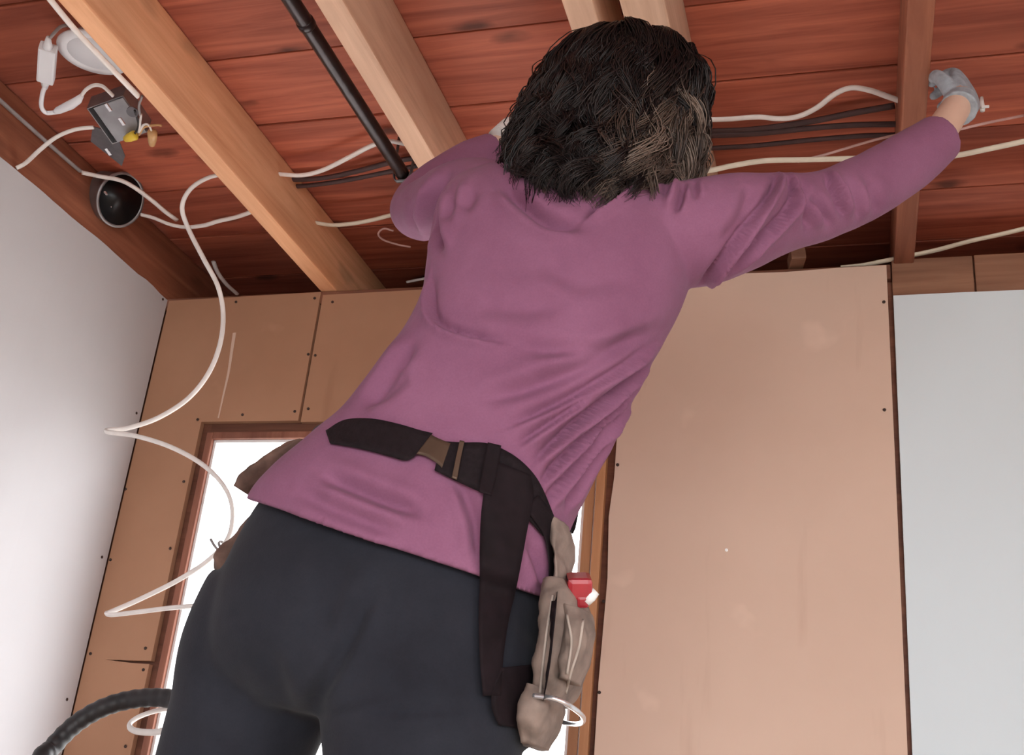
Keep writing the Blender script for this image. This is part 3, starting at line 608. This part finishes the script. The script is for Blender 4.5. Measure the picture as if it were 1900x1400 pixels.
# ------------------------------------------------------------------ tool belt
bv = np.vstack([shirt_V, pant_V]); bf = list(shirt_F)+[[i+len(shirt_V) for i in f] for f in pant_F]
TREE = BVHTree.FromPolygons([Vector(p) for p in bv], bf)
def onbody(px, py, lift=.006, fallback=1.08):
    d = nrm(ray(px, py)); h = TREE.ray_cast(Vector(CAM), Vector(d))
    P = np.array(h[0]) if h[0] is not None else at(px, py, fallback)
    return P - d*lift
def strap(name, pts, mat, parent, thick=.005, m=None, lift=.006, smooth_it=3):
    """a flat band laid over the body: rows of (x0,y0,x1,y1) px edges"""
    A = catmull(np.array(pts, float), m or 6*len(pts)); nc = 7; G = np.zeros((len(A), nc, 3))
    for i, q in enumerate(A):
        for j in range(nc):
            s_ = j/(nc-1); G[i, j] = onbody(q[0]+(q[2]-q[0])*s_, q[1]+(q[3]-q[1])*s_, lift)
    Dd = np.linalg.norm(G-CAM, axis=2)
    for k_ in range(smooth_it):
        D2 = Dd.copy(); D2[1:-1] = (Dd[:-2]+Dd[1:-1]*2+Dd[2:])/4; D3 = D2.copy(); D3[:, 1:-1] = (D2[:, :-2]+2*D2[:, 1:-1]+D2[:, 2:])/4; Dd = np.minimum(D3, Dd+.004)
    dirs = (G-CAM)/np.linalg.norm(G-CAM, axis=2)[..., None]; T_ = CAM+dirs*Dd[..., None]; B_ = T_+dirs*thick
    n_ = len(A); V = np.vstack([T_.reshape(-1, 3), B_.reshape(-1, 3)]); F = []; o_ = n_*nc
    for i in range(n_-1):
        for j in range(nc-1): a = i*nc+j; F.append((a, a+1, a+nc+1, a+nc)); F.append((o_+a, o_+a+nc, o_+a+nc+1, o_+a+1))
        a = i*nc; F.append((a, a+nc, o_+a+nc, o_+a)); a = i*nc+nc-1; F.append((a, o_+a, o_+a+nc, a+nc))
    for j in range(nc-1): F.append((j, o_+j, o_+j+1, j+1)); a = (n_-1)*nc+j; F.append((a, a+1, o_+a+1, o_+a))
    return mk(name, V, F, mat, parent, smooth=True)
tb = tag(empty('tool_belt', at(850, 840, 1.07)), 'black webbing tool belt with suede pouches worn around the mauve shirt', 'tool belt')
# webbing round the waist (front half follows the same body section)
A = catmull(np.array(SH, float), 60); sec = A[13]; c0 = ringpts(at(sec[0], sec[1], sec[4]), at(sec[2], sec[3], sec[4]), sec[5]+.012, sec[6], 40)
fr_ = c0[3:18]; zz = np.array([0, 0, .02])
v, f = sweep(catmull(np.vstack([fr_]), 60), .003, .022, 8, hint=(0, 0, 1)); mk('front_webbing', v, f, 'webbing', tb, smooth=True)
strap('padded_belt', [(604, 798, 612, 822), (640, 778, 622, 824), (690, 776, 668, 832), (740, 786, 722, 846), (778, 797, 752, 854), (803, 803, 768, 848)], 'webbing', tb, .010, lift=.007)
bk = strap('buckle', [(800, 806, 772, 842), (812, 812, 790, 846), (826, 818, 812, 860), (836, 822, 820, 868)], 'brass', tb, .006, lift=.008)
strap('belt_webbing', [(820, 818, 806, 872), (858, 820, 838, 888), (905, 822, 890, 912), (950, 842, 925, 925), (985, 872, 952, 945), (1008, 908, 978, 962), (1034, 972, 1008, 995)], 'webbing', tb, .008, lift=.007)
strap('webbing_keeper', [(853, 816, 862, 818), (846, 848, 855, 850), (838, 886, 848, 890)], 'brass', tb, .004, lift=.012)
strap('webbing_keeper', [(905, 820, 930, 826), (895, 870, 922, 878), (888, 912, 912, 920)], 'leather_dark', tb, .006, lift=.013)
strap('hanging_strap', [(908, 850, 985, 880), (898, 910, 990, 920), (892, 960, 978, 985), (890, 1020, 968, 1040), (890, 1080, 956, 1100), (888, 1150, 944, 1150), (890, 1220, 934, 1220), (896, 1290, 930, 1290)], 'leather_dark', tb, .008, lift=.012)
strap('side_strap', [(972, 940, 1000, 918), (996, 972, 1022, 948), (1012, 1002, 1034, 985), (1018, 1050, 1036, 1040), (1016, 1100, 1034, 1105), (1008, 1160, 1028, 1170), (996, 1230, 1020, 1240), (984, 1300, 1006, 1310), (968, 1352, 990, 1362)], 'leather_dark', tb, .008, lift=.010)
strap('pouch_back', [(930, 1238, 985, 1232), (915, 1275, 988, 1278), (912, 1310, 984, 1318), (925, 1345, 975, 1352)], 'leather_dark', tb, .008, lift=.012)
# right pouch, seen edge on, hanging at the hip
POUCH = []
def pouch(name, spec, mat, parent, m=40, p=2.8): 
    V, F = loft(interp_rings(spec, m, p=p)); Nn = vnormals(V, F)
    V = V+Nn*np.array([.0045*noise.noise(Vector(q)*34)+.0022*noise.noise(Vector(q)*85) for q in V])[:, None]
    POUCH.append((V, F)); return mk(name, V, F, mat, parent, smooth=True)
YP = 1.16
pr_ = pouch('pouch', [(1022, 1090, 1068, 1094, YP, .050, 0), (1016, 1120, 1086, 1122, YP, .060, 0), (1012, 1160, 1090, 1165, YP, .064, 0), (1008, 1215, 1080, 1220, YP, .062, 0), (1000, 1270, 1062, 1275, YP, .055, 0), (994, 1300, 1044, 1305, YP, .045, 0)], 'canvas', tb)
pouch('pouch_pocket', [(1048, 1128, 1094, 1136, YP-.035, .030, 0), (1054, 1165, 1095, 1172, YP-.035, .034, 0), (1048, 1215, 1086, 1220, YP-.035, .033, 0), (1040, 1262, 1070, 1268, YP-.035, .026, 0)], 'canvas', pr_)
pouch('pouch_flap', [(1030, 978, 1052, 978, YP, .036, 0), (1030, 1000, 1058, 1004, YP, .040, 0), (1032, 1030, 1056, 1036, YP, .040, 0), (1036, 1060, 1056, 1066, YP, .035, 0), (1036, 1096, 1052, 1098, YP, .030, 0)], 'canvas', pr_, p=2.2)
pouch('lower_pouch', [(985, 1275, 1040, 1290, YP-.01, .045, 0), (978, 1310, 1038, 1318, YP-.01, .050, 0), (972, 1345, 1028, 1352, YP-.01, .046, 0), (970, 1382, 1010, 1388, YP-.01, .03, 0)], 'canvas', tb)
PT = BVHTree.FromPolygons([Vector(q) for q in np.vstack([a_ for a_, b_ in POUCH])], joinvf(POUCH)[1])
def onpouch(px, py):
    d = nrm(ray(px, py)); h = PT.ray_cast(Vector(CAM), Vector(d)); return np.array(h[0])-d*.0008 if h[0] is not None else None
for pts in (((1026, 1104), (1016, 1160), (1008, 1225), (1002, 1285)), ((1082, 1150), (1074, 1200), (1060, 1245), (1050, 1285)), ((1052, 1140), (1060, 1190), (1052, 1250))):
    Q = [onpouch(*q) for q in catmull(np.array(pts, float)[:, [0, 1]], 22)]; Q = np.array([q for q in Q if q is not None])
    if len(Q) > 4: v, f = sweep(Q, .0014, None, 8); mk('seam', v, f, 'canvas_pale', pr_, smooth=True)
# wire hammer loop below the pouch
lc = [(990, 1290, YP-.06), (1030, 1296, YP-.065), (1062, 1312, YP-.05), (1082, 1330, YP-.01), (1076, 1342, YP+.03), (1046, 1340, YP+.06), (1010, 1328, YP+.06)]
v, f = sweep(catmull([at(*q) for q in lc], 50), .0026, None, 8); mk('hammer_loop', v, f, 'steel_bright', tb, smooth=True)
# left pouch, only its edge shows past the hip
pouch('pouch', [(474, 905, 512, 930, 1.235, .05, 0), (500, 872, 545, 905, 1.235, .055, 0), (545, 842, 580, 872, 1.235, .05, 0), (572, 824, 606, 850, 1.235, .035, 0)], 'canvas_brown', tb)
pouch('pouch_rim', [(460, 918, 486, 934, 1.22, .05, 0), (480, 892, 505, 914, 1.22, .055, 0), (520, 858, 545, 880, 1.22, .05, 0), (574, 826, 588, 838, 1.22, .04, 0)], 'canvas_brown', tb, p=2.2)
pouch('pouch_flap', [(398, 1058, 432, 1084, 1.25, .012, 0), (408, 1036, 450, 1062, 1.25, .03, 0), (434, 1008, 482, 1034, 1.25, .035, 0), (458, 978, 506, 1004, 1.25, .035, 0), (484, 946, 524, 966, 1.25, .02, 0)], 'canvas_brown', tb, p=2.0)
# tools carried in the right pouch
tm = tag(empty('tape_measure', at(1072, 1095, YP-.02)), 'red tape measure poking out of the right-hand pouch', 'tape measure')
X, Y, Z = frame(fw, (0, 0, 1)); c_ = at(1074, 1088, YP-.02); v, f = fbox(c_, rt, up, fw, .026, .024, .045, .005); mk('case', v, f, 'redplastic', tm)
v, f = fbox(at(1056, 1092, YP-.02), rt, up, fw, .006, .026, .04, .002); mk('end_cap', v, f, 'leather_dark', tm)
v, f = fbox(at(1080, 1112, YP-.022), rt, up, fw, .012, .012, .03, .003); mk('belt_clip', v, f, 'redplastic', tm)
pk = tag(empty('pencil', at(1095, 1108, YP-.03)), 'stubby white pencil beside the red tape measure', 'pencil')
v, f = sweep([at(1086, 1116, YP-.03), at(1096, 1106, YP-.03), at(1106, 1096, YP-.03)], [.0055, .006, .0045], None, 10); mk('shaft', v, f, 'screw_white', pk, smooth=True)
v, f = sweep([at(1086, 1116, YP-.03), at(1081, 1121, YP-.03)], [.005, .001], None, 10); mk('tip', v, f, 'tan_nut', pk, smooth=True)

# ------------------------------------------------------------------ work platform under the feet (below the frame)
pf = tag(empty('work_platform', (-.6, 1.22, 0)), 'low aluminium work platform under the person', 'platform')
box('deck', -1.0, -.2, 1.04, 1.44, .565, .60, 'alu', pf, .004)
for x in (-.97, -.23):
    for y in (1.07, 1.41): box('leg', x-.02, x+.02, y-.02, y+.02, 0, .564, 'alu', pf, .003)
    box('rung', x-.012, x+.012, 1.092, 1.388, .25, .28, 'alu', pf, .002)

# ------------------------------------------------------------------ pipe
p0 = atz(540, 0, CZ+1.205); xp = p0[0]
pp = tag(empty('iron_pipe', (xp, 0, CZ+1.19)), 'black iron pipe running between the two left joists', 'pipe')
v, f = sweep([(xp, y, CZ+1.205) for y in np.linspace(YB+.02, D+.35, 30)], .0135, None, 20); mk('pipe_run', v, f, 'pipe', pp, smooth=True)
yc = atz(585, 62, CZ+1.2)[1]; v, f = lathe((xp, yc-.02, CZ+1.205), (0, 1, 0), [(.0135, -.008), (.0152, -.006), (.0152, .006), (.0135, .008)], 20); mk('coupling', v, f, 'pipe', pp, smooth=True)
for yy in (1.0, 1.75):
    v, f = sweep(catmull([(xp-.019, yy, HJ+DEP), (xp-.017, yy, CZ+1.2), (xp, yy, CZ+1.1885), (xp+.017, yy, CZ+1.2), (xp+.019, yy, HJ+DEP)], 24), .0015, .006, 6, hint=(0, 1, 0)); mk('pipe_strap', v, f, 'steel_dark', pp, smooth=True)

# ------------------------------------------------------------------ cables
def zc(pts, z): return [atz(x, y, CZ+(z if np.isscalar(z) else z[i])) for i, (x, y) in enumerate(pts)]
G = 'cables strung through the ceiling joists'
def cab(pts, label, mat='cable', rx=.0058, ry=.0036, n=None, hint=None, group=G): return tube('cable', pts, rx, ry, mat, None, n, 10, hint, label, 'cable', group)
# long cable hanging in loops beside the window
Y0 = 1.86
hang = [atz(425, 321, CZ+1.215), atz(385, 330, CZ+1.205), atz(352, 352, CZ+1.195), atz(338, 385, CZ+1.175), at(350, 425, 1.80), at(378, 480, 1.82), at(404, 530, 1.85), at(414, 580, 1.88), at(409, 635, 1.89), at(388, 690, 1.90), at(350, 738, 1.91), at(295, 774, 1.90), at(240, 793, 1.88), at(205, 797, 1.86), at(196, 799, 1.845), at(205, 802, 1.83), at(250, 808, 1.82), at(310, 826, 1.80), at(365, 854, 1.79), at(405, 888, 1.79), at(427, 925, 1.80), at(431, 965, 1.82), at(420, 1003, 1.84), at(385, 1040, 1.86), at(330, 1076, 1.87), at(262, 1110, 1.86), at(212, 1132, 1.84), at(198, 1138, 1.825), at(210, 1140, 1.81), at(262, 1134, 1.80), at(330, 1126, 1.79), at(400, 1124, 1.78), at(460, 1150, 1.78), at(500, 1230, 1.80)]
hc = tag(empty('hanging_cable', hang[0]), 'long white cable hanging down in loops in front of the window', 'cable')
v, f = sweep(catmull(hang, 240), .0050, .0036, 10); mk('sheath', v, f, 'cable', hc, smooth=True)
tw = [at(391, 1000, 1.83), at(398, 1012, 1.825), at(408, 1022, 1.83), at(418, 1018, 1.85), at(412, 1005, 1.855), at(406, 1008, 1.845), at(414, 1024, 1.835), at(424, 1020, 1.83)]
v, f = sweep(catmull(tw, 40), .0026, None, 8); mk('twist_tie', v, f, 'cable_grey', hc, smooth=True)
cab([at(396, 485, 1.95), at(404, 505, 1.99), at(420, 527, 2.04), at(440, 545, 2.095)], 'short grey cable dropping behind the hanging white cable to the top plate', 'cable_grey', .005, .0035)
cab([atx(x, y, XL+.006) for x, y in ((-30, 160), (0, 186), (40, 222), (85, 262), (125, 297), (150, 318))], 'cable fixed along the rim timber above the left drywall', 'cable_grey', .0055, .0035)
cab([atx(30, 312, XL-.002), atx(48, 302, XL+.012), atz(75, 277, CZ+1.17), atz(105, 254, CZ+1.18), atz(140, 240, CZ+1.19), atz(174, 236, CZ+1.2)], 'cable rising over the drywall edge into the metal junction box')
cab(zc([(152, 320), (185, 327), (222, 334), (250, 348), (285, 374), (306, 392), (328, 408)], 1.235), 'pale cable looping over the round metal can', 'cable', .0060, .004)
cab(zc([(262, 398), (285, 404), (315, 416), (345, 421), (378, 418), (405, 410), (440, 402), (474, 390)], (1.235, 1.23, 1.22, 1.215, 1.215, 1.22, 1.225, 1.23)), 'cable sagging across the leftmost bay below the hanging cable loop', 'cable')
cab(zc([(545, 400), (575, 410), (612, 417), (650, 415), (690, 408), (730, 398), (800, 385), (880, 380)], (1.25, 1.245, 1.24, 1.24, 1.245, 1.25, 1.255, 1.26)), 'yellowed cable running from the left joist to behind the raised elbow', 'cable_yellow')
cab(zc([(484, 320), (520, 323), (560, 325), (600, 315), (645, 293), (690, 270), (722, 262), (755, 268), (800, 275)], (1.255, 1.25, 1.25, 1.255, 1.26, 1.265, 1.265, 1.265, 1.265)), 'white cable curving behind the black pipe towards the second joist')
cab(zc([(488, 330), (540, 333), (600, 330), (660, 318), (730, 300), (790, 290)], 1.272), 'dark brown cable sagging behind the black pipe', 'cable_dark', .007, .004)
cab(zc([(512, 346), (560, 345), (620, 338), (690, 325), (780, 306)], 1.268), 'lower dark cable between the left joist and the black pipe', 'cable_dark', .006, .004)
cab([atx(x, y, -1.1725) for x, y in ((70, -30), (97, 4), (140, 56), (185, 104), (225, 146), (256, 178))], 'white cable stapled along the left side of the leftmost joist', 'cable', .0042, .0058)
cab(zc([(755, 523), (780, 518), (812, 512)], 1.155), 'short bit of cable on the top plate beside the shirt', 'cable_grey', .003, .003)
cab(zc([(730, 428), (712, 424), (702, 434), (712, 445), (740, 454), (762, 458)], 1.24), 'thin looped wire under the bent elbow', 'wire_thin', .0022, .0022)
cab(zc([(1230, 222), (1300, 222), (1350, 221), (1405, 217), (1445, 220), (1480, 216), (1515, 200), (1548, 175), (1578, 163), (1612, 167), (1650, 180), (1672, 188)], (1.245,)*12), 'white cable humping up between the hair and the right joist')
cab(zc([(1240, 322), (1310, 317), (1360, 307), (1420, 298), (1500, 296), (1580, 294), (1660, 292), (1730, 291), (1775, 288), (1830, 277), (1900, 262), (1950, 250)], 1.16), 'yellowish white cable passing behind the outstretched arm', 'cable_yellow', .0062, .004)
cab(zc([(1480, 300), (1540, 284), (1600, 266), (1650, 253), (1700, 246), (1775, 240), (1800, 235), (1835, 227), (1900, 214)], (1.17, 1.18, 1.2, 1.21, 1.2, 1.17, 1.17, 1.19, 1.25)), 'thin pinkish wire running to the gloved hand', 'wire_thin', .0024, .0024)
cab(zc([(1300, 245), (1400, 240), (1500, 226), (1580, 210), (1660, 196)], 1.272), 'upper dark cable right of the hair', 'cable_dark', .008, .004)
cab(zc([(1300, 252), (1400, 248), (1500, 238), (1580, 232), (1668, 230)], 1.268), 'lower dark cable right of the hair', 'cable_dark', .007, .004)
cab(zc([(1300, 276), (1400, 270), (1500, 260), (1600, 252), (1668, 250)], 1.272), 'lowest dark cable right of the hair', 'cable_dark', .006, .004)
cab([atz(x, y, CZ+z) for x, y, z in ((1560, 496, 1.156), (1600, 492, 1.157), (1640, 484, 1.158), (1690, 474, 1.17), (1740, 463, 1.18), (1800, 447, 1.185), (1850, 436, 1.19), (1900, 424, 1.195), (1950, 412, 1.2))], 'cable lying along the header above the white drywall', 'cable_yellow', .0062, .004)
# splinter of timber and a clip near the right joist
v, f = fbox(atz(1478, 480, CZ+1.165), nrm((1, .2, .1)), nrm((-.2, 1, 0)), nrm((-.1, 0, 1)), .03, .05, .025, .003); tag(mk('wood_offcut', v, f, 'header'), 'small wood offcut lying on the top plate under the outstretched arm', 'offcut')
cl = tag(empty('cable_clip', atz(1826, 203, CZ+1.26)), 'tiny white cable clip beside the gloved hand', 'clip')
v, f = lathe(atz(1823, 206, CZ+1.262), (0, 0, 1), [(.004, 0), (.005, .008), (.004, .016), (.003, .029)], 12); mk('saddle', v, f, 'screw_white', cl, smooth=True)
v, f = fbox(atz(1828, 198, CZ+1.265), (1, 0, 0), (0, 1, 0), (0, 0, 1), .013, .004, .004, .001); mk('tab', v, f, 'screw_white', cl)

# ------------------------------------------------------------------ slim LED downlight with its driver
lc = atz(176, 96, CZ+1.24); ld = tag(empty('led_downlight', lc), 'round white slim downlight tucked up beside the leftmost joist', 'light')
Zd = nrm((0, .05, -1))
v, f = lathe(lc, Zd, [(.044, -.020), (.046, -.004), (.062, -.003), (.065, .001), (.064, .004), (.049, .006), (.047, .0045)], 40); mk('trim_ring', v, f, 'led', ld, smooth=True)
v, f = lathe(lc, Zd, [(.0475, .0035), (.046, .0050), (.02, .0055)], 40); mk('lens', v, f, 'led_lens', ld, smooth=True)
v, f = sweep(catmull([lc+np.array([-.058, -.01, .012]), lc+np.array([-.072, -.012, .010]), lc+np.array([-.080, -.012, -.002])], 8), .004, .006, 8); mk('spring_clip', v, f, 'redplastic', ld, smooth=True)
dc = atz(87, 118, CZ+1.215); a0, a1 = atz(89, 82, CZ+1.215), atz(84, 153, CZ+1.215); dz_ = nrm(a1-a0); Xd, Yd, Zd2 = frame(dz_, (0, 0, 1))
dr = tag(empty('led_driver', dc), 'small white driver box hanging on its lead beside the round downlight', 'driver')
ln = np.linalg.norm(a1-a0); v, f = fbox(dc, Xd, Yd, Zd2, .030, .020, ln*.86, .004); mk('housing', v, f, 'led', dr)
v, f = sweep([a0+dz_*.014, a0, a0-dz_*.02], [.010, .007, .004], None, 12); mk('strain_relief', v, f, 'led', dr, smooth=True)
v, f = sweep([a1-dz_*.014, a1, a1+dz_*.02], [.010, .008, .0045], None, 12); mk('strain_relief', v, f, 'led', dr, smooth=True)
v, f = sweep(catmull([a0-dz_*.012, atz(100, 62, CZ+1.22), atz(112, 50, CZ+1.235), atz(124, 47, CZ+1.245), atz(132, 50, CZ+1.262)], 26), .003, None, 8); mk('lead', v, f, 'cable_grey', dr, smooth=True)
v, f = sweep(catmull([a1+dz_*.010, atz(78, 178, CZ+1.2), atz(77, 198, CZ+1.195), atz(86, 209, CZ+1.195), atz(104, 208, CZ+1.197)], 30), .0042, None, 10); mk('lead', v, f, 'led', dr, smooth=True)
cn = mk('connector', *sweep([atz(100, 209, CZ+1.197), atz(108, 205, CZ+1.198), atz(130, 195, CZ+1.2), atz(144, 186, CZ+1.203), atz(152, 177, CZ+1.205)], [.004, .0075, .0095, .008, .004], [.004, .006, .007, .006, .004], 12), 'led', dr, smooth=True)
v, f = sweep(catmull([atz(150, 179, CZ+1.205), atz(160, 166, CZ+1.21), atz(175, 158, CZ+1.215), atz(190, 160, CZ+1.215), atz(202, 170, CZ+1.212), atz(210, 178, CZ+1.21)], 30), .0035, None, 10); mk('lead', v, f, 'cable', dr, smooth=True)

# ------------------------------------------------------------------ metal junction box against the leftmost joist
jc = atz(222, 212, CZ+1.225); jb = tag(empty('junction_box', jc), 'open metal junction box fixed beside the leftmost joist', 'junction box')
Zb = nrm((.25, -.35, -1)); Xb = nrm(np.cross((0, 1, .1), Zb)); Yb = np.cross(Zb, Xb)
def bx(c, sx, sy, sz, bev=.001): return fbox(jc+Xb*c[0]+Yb*c[1]+Zb*c[2], Xb, Yb, Zb, sx, sy, sz, bev)
v, f = joinvf([bx((0, 0, -.02), .078, .085, .002), bx((-.038, 0, 0), .002, .085, .042), bx((.038, 0, 0), .002, .085, .042), bx((0, -.0415, 0), .078, .002, .042), bx((0, .0415, 0), .078, .002, .042)]); mk('body', v, f, 'steel', jb)
v, f = bx((-.006, .0, .0225), .064, .080, .0016); mk('cover_plate', v, f, 'steel', jb)
bp = [atz(172, 235, CZ+1.21), atz(215, 247, CZ+1.20), atz(232, 290, CZ+1.20), atz(226, 308, CZ+1.205), atz(168, 262, CZ+1.215)]; nb_ = [p+np.array([0, 0, .0018]) for p in bp]
mk('mounting_bracket', bp+nb_, [(0, 1, 2, 3, 4), (9, 8, 7, 6, 5)]+[(i, (i+1) % 5+0, (i+1) % 5+5, i+5) for i in range(5)], 'steel_dark', jb)
for (x, y) in ((201, 199), (226, 225), (201, 281)):
    c = atz(x, y, CZ+1.188 if y < 260 else CZ+1.198); v, f = fbox(c, Xb, Yb, Zb, .006, .017, .004, .001); mk('clamp_screw', v, f, 'steel_bright', jb)
v, f = lathe(atz(246, 207, CZ+1.19), Zb, [(.011, 0), (.011, .0018), (.006, .002)], 16); mk('knockout', v, f, 'steel_dark', jb)
for pts, mt in (([(250, 205), (257, 232), (250, 248), (246, 256)], 'hose'), ([(262, 212), (258, 245), (266, 232), (276, 232), (283, 248)], 'cable'), ([(264, 178), (258, 196), (260, 214)], 'cable_grey'), ([(258, 250), (268, 236), (290, 232), (300, 233)], 'tan_nut')):
    v, f = sweep(catmull([atz(x, y, CZ+1.188) for x, y in pts], 24), .0022, None, 8); mk('wire', v, f, mt, jb, smooth=True)
for (a, b_), mt in ((((252, 250), (233, 258)), 'yellow'), (((283, 244), (282, 268)), 'tan_nut')):
    A_, B_ = atz(*a, CZ+1.186), atz(*b_, CZ+1.184); d_ = nrm(B_-A_); L_ = np.linalg.norm(B_-A_)
    v, f = lathe(A_, d_, [(.004, 0), (.0095, .003), (.0085, L_*.6), (.006, L_), (.003, L_+.002)], 14); mk('wire_nut', v, f, mt, jb, smooth=True)

# ------------------------------------------------------------------ old round metal can on the rim timber
cc = atz(228, 372, CZ+1.235); ca = tag(empty('recessed_can', cc), 'old round metal lamp can lying open by the left rim timber', 'lamp can')
Zc = nrm((.88, -.12, -.36))
prof = [(.030, -.05), (.052, -.048), (.056, -.040), (.058, .006), (.062, .010), (.062, .014), (.056, .014), (.055, .004)]
v, f = lathe(cc-Zc*.02, Zc, prof, 32); mk('housing', v, f, 'steel', ca, smooth=True)
v, f = lathe(cc-Zc*.02, Zc, [(.0555, .0135), (.053, .0100), (.03, .004), (.010, .002)], 32); mk('inner_baffle', v, f, 'can_inside', ca, smooth=True)
for q in ((196, 358), (207, 385)):
    v, f = fbox(atz(*q, CZ+1.215), nrm((1, .2, 0)), nrm((-.2, 1, 0)), (0, 0, 1), .004, .012, .004, .001); mk('spring_clip', v, f, 'steel_bright', ca)

# ------------------------------------------------------------------ black hose and the cable loop under it
YH = 1.72
hp = [at(60, 1440, YH-.05), at(98, 1385, YH-.02), at(140, 1343, YH), at(190, 1313, YH+.01), at(245, 1297, YH+.02), at(300, 1294, YH+.02), at(350, 1305, YH+.01), at(410, 1345, YH), at(450, 1420, YH), np.array([-1.0, 1.70, .9]), np.array([-1.02, 1.68, .4]), np.array([-1.05, 1.66, .06])]
hp = [np.array([-1.33, 1.6, .05]), np.array([-1.32, 1.62, .6]), np.array([-1.29, 1.64, 1.05])]+hp
Pc = catmull(hp, 150); v, f = sweep(Pc, .0155+.0007*np.sin(np.arange(150)*1.6), None, 16); tag(mk('hose', v, f, 'hose', smooth=True), 'thick black hose arching up at the lower left beside the trousers', 'hose')
lp = [at(330, 1312, 1.80), at(290, 1318, 1.80), at(256, 1330, 1.79), at(240, 1344, 1.78), at(250, 1355, 1.77), at(285, 1358, 1.765), at(330, 1352, 1.77), at(380, 1370, 1.78), at(420, 1440, 1.79), np.array([-1.08, 1.80, .8]), np.array([-1.1, 1.8, .01])]
tube('cable', lp, .0055, .004, 'cable', None, 90, 10, None, 'small white cable loop below the black hose', 'cable')
